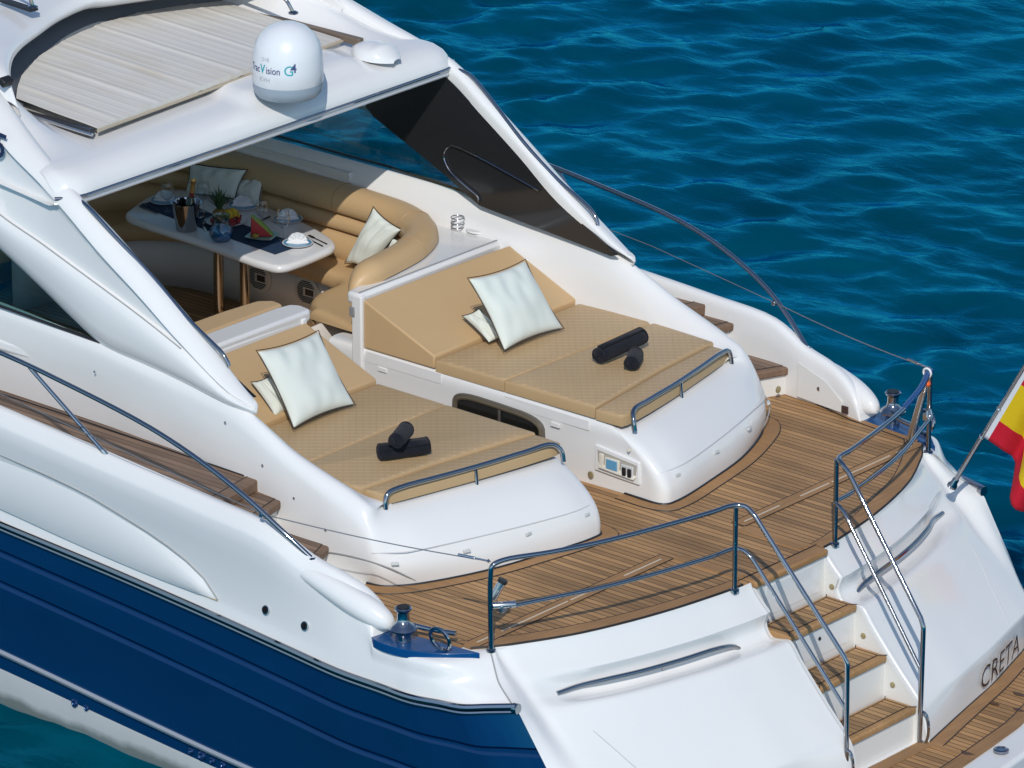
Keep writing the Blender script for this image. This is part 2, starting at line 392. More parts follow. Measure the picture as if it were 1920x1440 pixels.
HR = refine([hull_rows(x) for x in HX], 5, 1)
hb = MB()
for sgn in (1, -1):
    def S(G): return [[V(p.x, p.y * sgn, p.z) for p in row] for row in G]
    hb.grid(S([r[0:9] for r in HR])).grid(S([r[11:13] for r in HR]))
hull = part('hull', hb, BLUE, smooth=25)
sb = MB().grid([r[8:12] for r in HR]); both('hull_stripe', sb, mat('silver_stripe', (.62, .66, .70), .25, metal=.6), hull, smooth=60)
bt = MB().grid([r[12:16] for r in HR]); both('boot_top', bt, BOOT, hull, smooth=40)
# transom closing of the hull below the swim platform
cl = MB()
e = HR[-1]; cl.grid([[V(p.x - .35, p.y * t * .97, min(p.z, -.5)) for p in e] for t in (1, .5, 0, -.5, -1)]); part('stern_plate', cl, BLUE, hull)
# rub rail
rp_ = cr([V(x, tab(x, RRH) + .012, tab(x, RRZ) + .012) for x in HX], 5)
rr = MB().tube([p + V(0, 0, .012) for p in rp_], .020, 8).tube([p + V(0, -.004, -.026) for p in rp_], .013, 8)
both('rub_rail', rr, CHROME)
rc = MB().tube([rp_[-1] + V(-.02, -.005, -.006), rp_[-1] + V(.015, -.01, -.006)], .034, 12); both('rail_end_cap', rc, CHROME)
# --- bulwark / topsides
CZ = [(-17, 1.6), (-12, 1.2), (-9, .95), (-6, .75), (-4.45, .66), (-3.5, .60), (-2.6, .54), (-2.05, .49), (-1.75, .365), (-1.55, .315), (-1.4, .262), (-1.31, .205), (-1.25, .14), (-1.215, .07), (-1.195, .01), (-1.18, -.012), (-.2, -.014)]
BHI = [(-17, .0), (-15, .85), (-12, 1.7), (-9, 2.12), (-6, 2.32), (-4.45, 2.37), (-2.6, 2.42), (-2.05, 2.43), (-1.55, 2.39), (-1.3, 2.35), (-1.2, 2.33), (-.9, 2.30), (-.7, 2.26), (-.5, 2.19)]
def bul(x):
    zc = tab(x, CZ); hi = tab(x, BHI); rh = tab(x, RRH); rz = tab(x, RRZ)
    k = max(0, min(1, (zc + .012) / .3)); zb = min(.47, max(-.03, zc - .15)) if x < -3.2 else -.03
    w1 = lerp((rh - hi) * .70, .10, k); hs = hi + w1
    P = [(hi, zb), (hi, zc - .05 * k), (hi + .025, zc), (hi + lerp(.08, .075, k), zc - .002), (hs, zc - lerp(.012, .035, k)), (hs + .03 + .02 * (1 - k), zc - lerp(.03, .10, k)),
         (lerp(hs, rh, lerp(.74, .62, k)), lerp(zc, rz, lerp(.40, .52, k))), (rh - .012, rz + .13), (rh - .002, rz + .055), (rh, rz)]
    return [V(x, a, b) for a, b in P]
BX = [-17, -15, -12, -9, -6, -4.45, -3.5, -2.6, -2.05, -1.75, -1.55, -1.4, -1.31, -1.25, -1.215, -1.195, -1.18, -1.0, -.85, -.7]
BG = [bul(x) for x in BX]
# rounding of the stern quarter up to the seam with the transom
se = [V(-.60, 2.10, -.025), V(-.56, 2.16, -.010), V(-.54, 2.19, -.010), V(-.52, 2.215, -.02), V(-.49, 2.235, -.045), V(-.455, 2.255, -.09), V(-.40, 2.285, -.15), V(-.31, 2.315, -.205), V(-.25, 2.335, -.235), V(-.2, 2.35, -.25)]
mid = [(a * .45 + b * .55) for a, b in zip(BG[-1], se)]
mid = [V(p.x, p.y + .02 * i / 9 + .012, p.z) for i, p in enumerate(mid)]
BG += [mid, se]
both('bulwark', MB().grid(refine(BG, 5, 3)), WHITE, smooth=60)
# rounded overhanging end of the bulwark capping
ec = [(-1.95, 2.49, .29, .03), (-1.75, 2.488, .25, .065), (-1.55, 2.48, .20, .088), (-1.40, 2.468, .155, .096), (-1.28, 2.453, .118, .094), (-1.20, 2.44, .093, .080), (-1.15, 2.432, .08, .056), (-1.128, 2.428, .072, .028), (-1.123, 2.427, .07, .004)]
EG = [[V(x, h + r * .86 * math.cos(t), z + r * (1.0 if math.sin(t) > 0 else .8) * math.sin(t)) for t in [k * math.pi / 12 for k in range(24)]] for x, h, z, r in ec]
both('bulwark_cap', MB().grid(refine(EG, 5, 1), cv=True), WHITE, smooth=70)
# seam line between topside and transom
both('corner_seam', MB().tube(cr([p + V(.004, .004, .002) for p in se[3:]], 3), .005, 6), SEAMGREY)
# leaf-shaped air intake cover on each topside
def bulsurf(x, z):
    sec = cr(bul(x), 6)
    for a, b in zip(sec[24:], sec[25:]):
        if (a.z - z) * (b.z - z) <= 0 and a.z != b.z: return lerp(a, b, (a.z - z) / (a.z - b.z))
    return sec[-1]
up = [(0, 853), (100, 897), (167, 930), (217, 960), (300, 1013), (367, 1067), (400, 1107), (409, 1125)]
lo = [(20, 960), (133, 1012), (267, 1070), (409, 1125)]
def tosurf(q):
    y = -2.5
    for _ in range(6):
        p = U(*q, y=y); s_ = bulsurf(p.x, p.z); y = -s_.y
    return V(p.x, -s_.y, p.z)
upP = cr([tosurf(q) for q in up], 4); loP = cr([tosurf(q) for q in lo], 4)
ups = [V(-9, -2.2, .55), V(-6.5, -2.36, .46)] + upP[2:]; los = [V(-9, -2.24, .22), V(-6.5, -2.4, .12)] + loP
def resamp(P, n):
    d = [0]
    for a, b in zip(P, P[1:]): d.append(d[-1] + (b - a).length)
    out = []
    for k in range(n):
        t = d[-1] * k / (n - 1); i = max(j for j in range(len(d)) if d[j] <= t + 1e-9); i = min(i, len(P) - 2)
        out.append(lerp(P[i], P[i + 1], (t - d[i]) / max(1e-9, d[i + 1] - d[i])))
    return out
ua = resamp(ups, 40); la = resamp(los, 40)
leaf = MB().grid([[lerp(a, b, t) + V(0, -(-.012 + .055 * t * (1 - t) * 2 + .03 * t), 0) * (1 if i < 39 else 0) for t in (0, .08, .25, .5, .75, .92, 1)] for i, (a, b) in enumerate(zip(ua, la))])
lv = both('air_intake_cover', leaf.mirror(), WHITE, smooth=50)
gap = MB().tube([p + V(0, -.004, .003) for p in ua], .006, 6); both('intake_gap', gap.mirror(), SEAMGREY)
gap = MB().tube([p + V(0, -.006, -.002) for p in la], .004, 6); both('intake_lip', gap.mirror(), mat('stained_seam', (.45, .36, .2), .6))
for q in ((500, 1143), (573, 1173)):
    p = tosurf(q); mb = MB().lathe([(.030, 0), (.030, .012), (.024, .014)], p, 18, (0, -1, .25))
    mb2 = MB().lathe([(.024, 0), (.0, .0)], p + V(0, -.016, .004), 18, (0, -1, .25))
    a = both('drain_outlet', mb.mirror(), STEEL); b = part('drain_hole', mb2, BLACK, a[1]); part('drain_hole', mb2.mirror(), BLACK, a[0])
def hullsurf(q):
    y = -2.3
    for _ in range(6):
        p = U(*q, y=y); L_ = hull_rows(p.x)
        for a_, b_ in zip(L_, L_[1:]):
            if (a_.z - p.z) * (b_.z - p.z) <= 0 and abs(a_.z - b_.z) > 1e-6: y = -lerp(a_.y, b_.y, (a_.z - p.z) / (a_.z - b_.z)); break
    return V(p.x, y, p.z)
for q, r_ in (((141, 1318), .030), ((163, 1327), .022), ((359, 1408), .022), ((379, 1417), .032), ((399, 1426), .024), ((419, 1434), .024)):
    p = hullsurf(q); part('skin_fitting', MB().lathe([(r_, -.004), (r_ * .95, .010), (r_ * .6, .016), (r_ * .45, .010), (0, .004)], p, 18, (0, -1, .15)), mat('fitting_blue', (.01, .05, .16), .1, metal=.6, coat=.8))
# --- blue corner plates by the bollards
bp_ = [V(-1.27, 2.372, .004), V(-1.21, 2.53, .004), V(-1.0, 2.56, .004), V(-.75, 2.475, .004), V(-.545, 2.29, .004), V(-.66, 2.303, .004), V(-.75, 2.313, .004), V(-.95, 2.333, .004), V(-1.15, 2.356, .004)]
bp_ = [p - V(0, 0, .006) for p in bp_]
both('corner_plate', MB().prism([p + V(0, 0, -.05) for p in cr(bp_[:5], 5) + bp_[5:]], (0, 0, .056)), DECKBLUE, bevel=.003)
# --- aft deck
def deck_outline(inset=0.0):
    P = []
    for y in (2.28, 2.1, 1.88, 1.7, 1.5, 1.25, 1.0, .75, .53, .43): P.append((arcx(y) - inset * (1 + .3 * y), y - inset * .35 * (y > 1.5)))
    return P
aft = deck_outline()
side = [(-.71, 2.30), (-1.27, 2.365), (-1.87, 2.52), (-2.1, 2.50)]
ring = [V(x, y, 0) for x, y in (side[::-1] + aft)] + [V(x, -y, 0) for x, y in (aft[::-1] + side)]
part('deck_base', MB().prism([p + V(0, 0, -.06) for p in ring], (0, 0, .05)), WHITE2)
DZ = .0
inn = [(arcx(y) - .085 - .02 * y, y) for y in (2.12, 1.88, 1.7, 1.5, 1.25, 1.0, .75, .53)]
pl = [V(-4.3, .27, DZ), V(-1.7, .33, DZ), V(-1.7, 1.9, DZ)] + [V(-2.1, 2.46, DZ), V(-1.87, 2.46, DZ), V(-1.27, 2.32, DZ), V(-.75, 2.26, DZ)] + [V(x, y, DZ) for x, y in inn]
pl = pl + [V(-.02, .45, DZ)] + [V(p.x, -p.y, p.z) for p in ([V(-.02, .45, DZ)] + pl[::-1][0:0])] + [V(p.x, -p.y, p.z) for p in pl[::-1]]
dk = MB().prism([p + V(0, 0, -.009) for p in pl], (0, 0, .011)); deck = part('aft_deck', dk, TEAK, smooth=0)
# margin boards round the deck edge
def strip(outer, inner, z0, z1):
    mb = MB(); G = [[V(a[0], a[1], z0), V(a[0], a[1], z1), V(b[0], b[1], z1), V(b[0], b[1], z0)] for a, b in zip(outer, inner)]
    mb.grid(G, cv=True); n = len(G)
    mb.f.append([0, 1, 2, 3]); mb.f.append([(n - 1) * 4 + k for k in (3, 2, 1, 0)]); return mb
ys = [2.27, 2.2, 2.1, 2.0, 1.88, 1.78, 1.7, 1.6, 1.5, 1.375, 1.25, 1.12, 1.0, .87, .75, .63, .53, .41]
mo = [p for p in cr([V(arcx(y) - .004, y, 0) for y in ys], 2)]; mi = [p for p in cr([V(arcx(y) - .088 - .025 * y, y - .01, 0) for y in ys], 2)]
both('deck_margin', strip(mo, mi, -.004, .006), TEAKX, deck)
both('deck_seam', MB().tube([p + V(0, 0, .005) for p in mo], .006, 6).tube([p + V(0, 0, .003) for p in mi], .0045, 6), BLACK, deck)
so = [V(-.70, 2.305, 0), V(-1.27, 2.365, 0), V(-1.87, 2.51, 0)]; si = [p - V(0, .05, 0) for p in so]
both('deck_margin', strip(so, si, -.004, .006), TEAKM, deck)
both('deck_seam', MB().tube([p + V(0, 0, .003) for p in si], .0045, 6), BLACK, deck)
# margin that follows the sun-pad mouldings
base_o = cr([V(-1.80, 1.915, 0), V(-1.69, 1.88, 0), V(-1.60, 1.79, 0), V(-1.53, 1.68, 0), V(-1.372, 1.28, 0), V(-1.275, .83, 0), V(-1.222, .53, 0), V(-1.213, .41, 0), V(-1.222, .338, 0), V(-1.27, .302, 0), V(-1.55, .30, 0)], 4)
base_i = cr([V(-1.78, 2.02, 0), V(-1.62, 1.98, 0), V(-1.51, 1.87, 0), V(-1.42, 1.70, 0), V(-1.27, 1.29, 0), V(-1.175, .83, 0), V(-1.122, .53, 0), V(-1.113, .40, 0), V(-1.13, .27, 0), V(-1.24, .205, 0), V(-1.55, .20, 0)], 4)
both('deck_margin', strip(base_i, base_o, -.004, .006), TEAKM, deck)
both('deck_seam', MB().tube([p + V(0, 0, .004) for p in base_o], .012, 6).tube([p + V(0, 0, .003) for p in base_i], .0045, 6), BLACK, deck)
# hatch boards with pale wear lines
hx = -.66; SEALANT = mat('pale_sealant', (.62, .54, .42), .6)
for sg in (1, -1):
    part('hatch_board', strip([V(hx - .055, .36 * sg, 0), V(hx - .055, 2.22 * sg, 0)], [V(hx + .05, .36 * sg, 0), V(hx + .05, 2.20 * sg, 0)], -.004, .007), TEAKX, deck)
    part('hatch_board', strip([V(hx + .05, .36 * sg, 0), V(-.10, .36 * sg, 0)], [V(hx + .05, .275 * sg, 0), V(-.10, .275 * sg, 0)], -.004, .0065), TEAKM, deck)
    for a, b in ((.42, .78), (1.0, 1.30), (1.33, 1.95), (2.02, 2.18)): part('hatch_joint', MB().box((hx, (a + b) / 2 * sg, .0075), (.010, b - a, .004)), SEALANT, deck)
    sm = MB()
    for dx in (-.055, .05): sm.tube([V(hx + dx, .36 * sg, .006), V(hx + dx, 2.21 * sg, .006)], .003, 6)
    sm.tube([V(hx - .055, .36 * sg, .006), V(hx + .05, .36 * sg, .006)], .003, 6)
    part('deck_seam', sm, BLACK, deck)
# --- transom with stairs
ZK = -.84
XK = [(0, .78), (.42, .765), (.9, .71), (1.43, .585), (2.0, .42), (2.3, .30)]
XB = [(0, .84), (.42, .835), (.9, .715), (1.43, .59), (2.0, .41), (2.3, .29)]
PZ = -1.10
def trans(y, sgn=1):
    x0 = arcx(min(y, 2.28)) if y < 2.15 else lerp(arcx(2.15), -.52, (y - 2.15) / .1)
    xk = tab(y, XK); xb = tab(y, XB) + .01
    tp = max(0, min(1, (2.12 - y) / .35)); inn_ = 1.0
    D = .095 * tp
    prof = [(0, 0, 0), (.03, .012, 0), (.09, .06, 0), (.16, .135, 0), (.20, .18, .0), (.235, .215, .75), (.28, .26, 1), (.325, .30, .95), (.36, .345, .35), (.385, .375, -.12), (.42, .415, -.18), (.5, .49, -.1), (.65, .65, 0), (.8, .8, 0), (.93, .94, 0), (.975, .985, 0), (1.0, 1.0, 0)]
    P = []
    for s, q, d in prof:
        z = ZK * s - .004; x = lerp(x0, xk, q)
        nx, nz = .75, .66
        P.append(V(x - nx * d * D, y * sgn, z - nz * d * D))
    P += [V(lerp(xk, xb, .3), y * sgn, ZK - .04), V(lerp(xk, xb, .75), y * sgn, lerp(ZK, PZ, .6)), V(xb, y * sgn, PZ - .01)]
    return P
def transom_half(y0):
  ty = [y0, y0 + .01, y0 + .045, .55, .7, .9, 1.15, 1.4, 1.65, 1.85, 1.98, 2.08, 2.15]
  TG = [trans(y) for y in ty]
  TG[0] = [p + V(-.03, .0, -.02) for p in TG[0]]
  hullend = HR[-1]
  last = []
  for i, p in enumerate(TG[-1]):
      z = p.z
      hz = [q for q in hullend]
      if z > -.25: # along the seam
          ss = se[2:]; q = None
          for a, b in zip(ss, ss[1:]):
              if (a.z - z) * (b.z - z) <= 1e-12 and abs(a.z - b.z) > 1e-6: q = lerp(a, b, (a.z - z) / (a.z - b.z))
          q = q or ss[0]
      else:
          q = None
          for a, b in zip(hz, hz[1:]):
              if (a.z - z) * (b.z - z) <= 1e-12 and abs(a.z - b.z) > 1e-6: q = lerp(a, b, (a.z - z) / (a.z - b.z))
          q = q or hz[0]
      last.append(V(q.x + .002, q.y, z))
  TG.append([lerp(a, b, .6) + V(.02, .0, 0) for a, b in zip(TG[-1], last)]); TG.append(last)
  return MB().grid(refine(TG, 4, 2))
transoms = (part('transom', transom_half(.405), WHITE, smooth=50), part('transom', transom_half(.325).mirror(), WHITE, smooth=50))
# stair recess: side walls, risers, treads
sw = MB(); prof = [p for p in cr([q for q in trans(.42)], 2)]
wall = [V(p.x - .008, .385, p.z) for p in prof] + [V(-.10, .385, PZ - .02), V(-.10, .385, -.02)]
part('stair_side', MB().prism(wall, (0, .02, 0)), WHITE2, smooth=30)
wallp = [V(p.x - .008, -.325, p.z) for p in cr([q for q in trans(.34)], 2)] + [V(-.10, -.325, PZ - .02), V(-.10, -.325, -.02)]
part('stair_side', MB().prism(wallp, (0, .02, 0)), WHITE2, smooth=30)
nos = [(.035, -.0), (.282, -.30), (.525, -.58), (.765, -.865)]
backs = [(-.25, 0), (.035, -.30), (.275, -.58), (.515, -.865)]
for i in range(4):
    x, z = nos[i]; rx = x - .022; zb = nos[i + 1][1] - .045 if i < 3 else PZ - .02
    part('stair_riser', MB().box((rx - .03, .032, (z - .045 + zb) / 2), (.06, .715, z - .045 - zb)), WHITE2, bevel=.004)
lt = [(1560, 1100), (1619, 1192), (1674, 1284)]
for q in lt:
    p = U(*q, y=.385); part('courtesy_light', MB().lathe([(.019, 0), (.019, .006), (.012, .008), (0, .007)], p, 16, (0, -1, 0)), BRONZE)
def tread(x0, x1, y0, y1, z, th, mt, mm, parent=yacht, name='stair_tread', fr=.045):
    t = part(name, MB().box(((x0 + x1) / 2, (y0 + y1) / 2, z - th / 2), (x1 - x0, y1 - y0, th)), mm, parent, bevel=.012, segs=3)
    part('tread_planking', MB().prism([V(x0 + fr * .7, y0 + fr, z - .003), V(x1 - fr, y0 + fr, z - .003), V(x1 - fr, y1 - fr, z - .003), V(x0 + fr * .7, y1 - fr, z - .003)], (0, 0, .006)), mt, t, smooth=0)
    e = MB(); zz = z + .003; r = .0032
    A, B, Cc, Dd = V(x0 + fr * .7, y0 + fr, zz), V(x1 - fr, y0 + fr, zz), V(x1 - fr, y1 - fr, zz), V(x0 + fr * .7, y1 - fr, zz)
    for a, b in ((A, B), (B, Cc), (Cc, Dd), (Dd, A), (A, V(x0, y0, zz)), (B, V(x1, y0, zz)), (Cc, V(x1, y1, zz)), (Dd, V(x0, y1, zz))): e.tube([a, b], r, 5)
    part('tread_seam', e, BLACK, t)
    return t
for i in range(1, 4):
    tread(backs[i][0], nos[i][0], -.305, .383, nos[i][1], .045, TEAKT, TEAKTM)
# deck nosing at the head of the stairs
part('stair_tread', MB().box((-.02, .035, -.016), (.11, .73, .045)), TEAKX, bevel=.014, segs=3)
part('deck_seam', MB().tube([V(-.075, -.42, .005), V(-.075, .42, .005)], .0035, 6), BLACK, deck)
# panel seams on the risers
part('riser_hatch', MB().box((.013 + .0015, .06, -.17), (.003, .54, .20)), WHITE, bevel=.006)
part('riser_hatch', MB().box((.26 + .0015, .06, -.45), (.003, .54, .18)), WHITE, bevel=.02)
part('hatch_lock', MB().lathe([(.012, 0), (.012, .005), (0, .005)], (.265, .02, -.42), 12, (1, 0, 0)), BLACK)
# --- swim platform
PX = [(0, 1.25), (.16, 1.237), (.55, 1.19), (1.04, 1.118), (1.5, .98), (2.0, .76), (2.25, .6)]
py_ = [0, .2, .42, .7, 1.0, 1.25, 1.5, 1.75, 2.0, 2.2]
pin = [V(tab(y, XB) - .05, y, 0) for y in py_]; pout = [V(tab(y, PX), y, 0) for y in py_]
po2 = [V(p.x + .22, p.y * 1.03, 0) for p in pout]
full = [V(p.x, -p.y, PZ) for p in po2[:0:-1]] + [V(p.x, p.y, PZ) for p in po2]
inn2 = [V(p.x - .3, p.y, PZ) for p in pin[::-1]] + [V(p.x - .3, -p.y, PZ) for p in pin[1:]]
plat = part('swim_platform', MB().prism([p + V(0, 0, -.16) for p in full + inn2], (0, 0, .155)), WHITE, bevel=.03, segs=4)
tk = [V(p.x, -p.y, PZ - .003) for p in pout[:0:-1]] + [V(p.x, p.y, PZ - .003) for p in pout] + [V(p.x, p.y, PZ - .003) for p in pin[::-1]] + [V(p.x, -p.y, PZ - .003) for p in pin[1:]]
part('platform_planking', MB().prism(tk, (0, 0, .008)), TEAK, plat, smooth=0)
TEAKXL = teak('teak_platform_margin', (.34, .19, .085), plank=0, axis='x')
for sg in (1, -1):
    o_ = [V(p.x, p.y * sg, 0) for p in cr(pout, 3)]; i_ = [V(p.x - .10, p.y * sg, 0) for p in cr(pout, 3)]
    part('platform_margin', strip(o_, i_, PZ + .0, PZ + .0085), TEAKXL, plat)
    yy = [y for y in py_ if y >= .42]
    a_ = [V(tab(y, XB) - .02, y * sg, 0) for y in yy]; b_ = [V(tab(y, XB) + .115, y * sg, 0) for y in yy]
    part('platform_margin', strip(cr(b_, 3), cr(a_, 3), PZ + .0, PZ + .0085), TEAKXL, plat)
    s_ = MB().tube([p + V(0, 0, PZ + .008) for p in i_], .004, 6).tube([p + V(0, 0, PZ + .008) for p in cr(b_, 3)], .004, 6).tube([p + V(.03, 0, PZ + .008) for p in cr(a_, 3)], .006, 6)
    part('platform_seam', s_, BLACK, plat)
part('platform_margin', MB().box((.845, .06, PZ + .004), (.09, .70, .010)), TEAKXL, plat)
part('platform_margin', MB().box((1.0, .405, PZ + .004), (.27, .07, .0105)), TEAKM, plat)
STAIN = mat('oil_stain', (.09, .04, .012), .35)
for q, a in (((1812, 1412), .04), ((1864, 1319), .035), ((1912, 1302), .045), ((1910, 1331), .035), ((1700, 1290), .0)):
    if a:
        p = U(*q, z=PZ + .009); pts = []
        for k in range(14):
            t = k / 14 * 2 * math.pi; r_ = a * (.75 + .5 * noise.noise(V(q[0], math.cos(t) * 1.3, math.sin(t) * 1.3)))
            pts.append(p + V(math.cos(t) * r_ * 1.5, math.sin(t) * r_ * .7, 0))
        part('oil_stain', MB().prism(pts, (0, 0, .0015)), STAIN, plat)
p = U(1877, 1408, z=PZ + .006); part('deck_filler', MB().lathe([(.05, 0), (.05, .012), (.035, .016), (.03, .010), (0, .010)], p, 20), CHROME, plat)
# name lettering on the transom
def tr_point(y, z):
    t = (ZK - z) / (ZK - PZ); xk = tab(y, XK); xb = tab(y, XB) + .01
    P3 = [V(xk, y, ZK), V(lerp(xk, xb, .3), y, ZK - .04), V(lerp(xk, xb, .75), y, lerp(ZK, PZ, .6)), V(xb, y, PZ)]
    for a, b in zip(P3, P3[1:]):
        if (a.z - z) * (b.z - z) <= 0: return lerp(a, b, (a.z - z) / (a.z - b.z)) + V(.02, .004, .004)
    return P3[-1]
pa = U(1830, 1286, x=.66); 
LET = mat('dark_lettering', (.03, .012, .012), .4)
tm = text2d('CRETA', .20, -.0008); wmax = max(v.x for v in tm.v)
nm = MB(); nm.f = tm.f; Y0, Y1 = 1.17, 1.86
for v in tm.v: nm.v.append(tr_point(Y0 + (v.x + v.y * .18) / wmax * (Y1 - Y0), -1.045 + v.y * .98))
part('name_lettering', nm, LET, transoms[0], smooth=0)
# transom grab handles in the groove
hs = [(1650, 1111), (1672, 1082), (1700, 1060), (1740, 1035), (1770, 1010), (1790, 985), (1800, 966)]
def tsurf(y, z, off):
    P = cr([q for q in trans(y)], 3)
    for a, b in zip(P, P[1:]):
        if (a.z - z) * (b.z - z) <= 0 and a.z != b.z: return lerp(a, b, (a.z - z) / (a.z - b.z)) + V(.75, 0, .66) * off
    return P[0]
hp = [tsurf(.60, -.325, -.01), tsurf(.66, -.31, .02), tsurf(.8, -.30, .052), tsurf(1.1, -.30, .058), tsurf(1.4, -.30, .058), tsurf(1.65, -.295, .05), tsurf(1.8, -.29, .025), tsurf(1.95, -.285, 0.0)]
hb_ = MB().tube(cr(hp, 4), .016, 10)
pm = tsurf(1.2, -.30, .05); hb_.tube([pm, pm + V(-.05, 0, -.06)], .010, 8)
both('transom_handle', hb_, CHROME)

gs = [tsurf(1.93 - .03 * k, -.46 - .06 * k, .001) for k in range(7)]
both('garage_door_seam', MB().tube(cr(gs, 3), .0035, 5), mat('faint_seam', (.55, .56, .57), .5))
# --- sun-pad mouldings with coaming (one continuous shell per side)
C_ = []
def colm(x, L): return [V(x, h, z) for h, z in L]
C_.append(colm(-9.0, [(1.83, .3), (1.84, .72), (1.84, .92), (1.83, 1.05), (1.79, 1.10), (1.74, 1.07), (1.70, .96)]))
C_.append(colm(-6.0, [(1.83, .3), (1.85, .70), (1.86, .92), (1.85, 1.05), (1.80, 1.09), (1.75, 1.06), (1.70, .95)]))
C_.append(colm(-5.0, [(1.83, .3), (1.86, .66), (1.88, .90), (1.87, 1.04), (1.83, 1.08), (1.78, 1.04), (1.70, .92)]))
C_.append(colm(-4.1, [(1.84, .3), (1.88, .62), (1.91, .85), (1.91, .99), (1.88, 1.04), (1.82, .97), (1.69, .87)]))
C_.append(colm(-3.75, [(1.85, .3), (1.90, .60), (1.92, .82), (1.92, .96), (1.88, 1.01), (1.81, .93), (1.70, .845)]))
C_.append(colm(-3.40, [(1.87, .3), (1.91, .58), (1.93, .78), (1.92, .93), (1.87, .985), (1.80, .90), (1.72, .70)]))
C_.append(colm(-2.95, [(1.91, .2), (1.94, .54), (1.94, .74), (1.92, .87), (1.87, .93), (1.81, .88), (1.745, .55)]))
C_.append(colm(-2.70, [(1.93, .1), (1.95, .46), (1.95, .65), (1.93, .78), (1.88, .83), (1.82, .79), (1.745, .50)]))
C_.append(colm(-2.45, [(1.97, .0), (1.97, .40), (1.96, .57), (1.94, .67), (1.89, .715), (1.83, .69), (1.74, .49)]))
C_.append(colm(-2.20, [(1.98, .0), (1.97, .33), (1.96, .48), (1.94, .585), (1.88, .63), (1.82, .61), (1.73, .48)]))
C_.append(colm(-2.00, [(1.95, -.02), (1.97, .24), (1.96, .40), (1.93, .515), (1.87, .565), (1.81, .55), (1.72, .47)]))
C_.append(colm(-1.82, [(1.90, -.02), (1.95, .14), (1.95, .29), (1.92, .42), (1.86, .485), (1.79, .475), (1.66, .46)]))
def col3(L): return [V(*p) for p in L]
for c_ in C_: c_.append(V(c_[-1].x, c_[-1].y - .02, min(.32, c_[-1].z - .1)))
nc_ = len(C_)
C_.append(col3([(-1.70, 1.875, -.02), (-1.70, 1.93, .12), (-1.72, 1.93, .25), (-1.75, 1.88, .37), (-1.79, 1.81, .43), (-1.83, 1.75, .45), (-1.92, 1.65, .455)]))
C_.append(col3([(-1.62, 1.80, -.02), (-1.61, 1.845, .12), (-1.64, 1.83, .24), (-1.70, 1.76, .36), (-1.77, 1.69, .425), (-1.82, 1.65, .445), (-1.92, 1.6, .455)]))
C_.append(col3([(-1.54, 1.68, -.02), (-1.53, 1.72, .12), (-1.56, 1.70, .235), (-1.65, 1.63, .355), (-1.74, 1.57, .42), (-1.80, 1.54, .44), (-1.92, 1.5, .45)]))
C_.append(col3([(-1.375, 1.28, -.02), (-1.375, 1.29, .11), (-1.42, 1.28, .22), (-1.545, 1.25, .35), (-1.66, 1.23, .42), (-1.72, 1.22, .44), (-1.85, 1.2, .445)]))
C_.append(col3([(-1.275, .83, -.02), (-1.275, .83, .10), (-1.315, .83, .21), (-1.44, .83, .34), (-1.575, .83, .415), (-1.64, .83, .435), (-1.8, .83, .44)]))
C_.append(col3([(-1.225, .54, -.02), (-1.225, .54, .10), (-1.262, .54, .205), (-1.385, .54, .33), (-1.53, .54, .41), (-1.60, .54, .43), (-1.78, .56, .435)]))
C_.append(col3([(-1.215, .41, -.02), (-1.218, .41, .10), (-1.262, .41, .20), (-1.385, .41, .32), (-1.535, .415, .405), (-1.60, .435, .428), (-1.76, .5, .435)]))
C_.append(col3([(-1.223, .340, -.02), (-1.226, .338, .10), (-1.273, .336, .20), (-1.398, .334, .315), (-1.545, .338, .40), (-1.605, .365, .425), (-1.75, .45, .435)]))
C_.append(col3([(-1.27, .304, -.02), (-1.273, .302, .10), (-1.315, .301, .20), (-1.435, .302, .31), (-1.57, .306, .40), (-1.62, .33, .427), (-1.75, .42, .435)]))
C_.append(col3([(-1.42, .302, -.02), (-1.42, .300, .10), (-1.43, .299, .20), (-1.51, .300, .31), (-1.61, .302, .405), (-1.65, .325, .43), (-1.76, .42, .44)]))
C_.append(col3([(-1.60, .305, -.02), (-1.60, .302, .10), (-1.60, .30, .20), (-1.62, .30, .31), (-1.65, .30, .41), (-1.68, .32, .44), (-1.78, .42, .445)]))
C_.append(col3([(-2.0, .298, -.02), (-2.0, .295, .10), (-2.0, .293, .20), (-2.0, .292, .31), (-2.0, .292, .43), (-2.0, .32, .455), (-2.0, .42, .46)]))
C_.append(col3([(-3.8, .29, -.02), (-3.8, .287, .10), (-3.8, .285, .20), (-3.8, .283, .31), (-3.8, .283, .455), (-3.8, .31, .475), (-3.8, .42, .475)]))
C_.append(col3([(-4.1, .29, -.02), (-4.1, .287, .10), (-4.1, .285, .20), (-4.1, .283, .31), (-4.1, .283, .455), (-4.1, .31, .475), (-4.1, .42, .475)]))
for c_ in C_[nc_:]: c_.append(c_[-1] + (V(-2.6, .9, c_[-1].z - .05) - c_[-1]).normalized() * .06)
shell = both('sunpad_moulding', MB().grid(refine(C_, 4, 4)), WHITE, smooth=60)
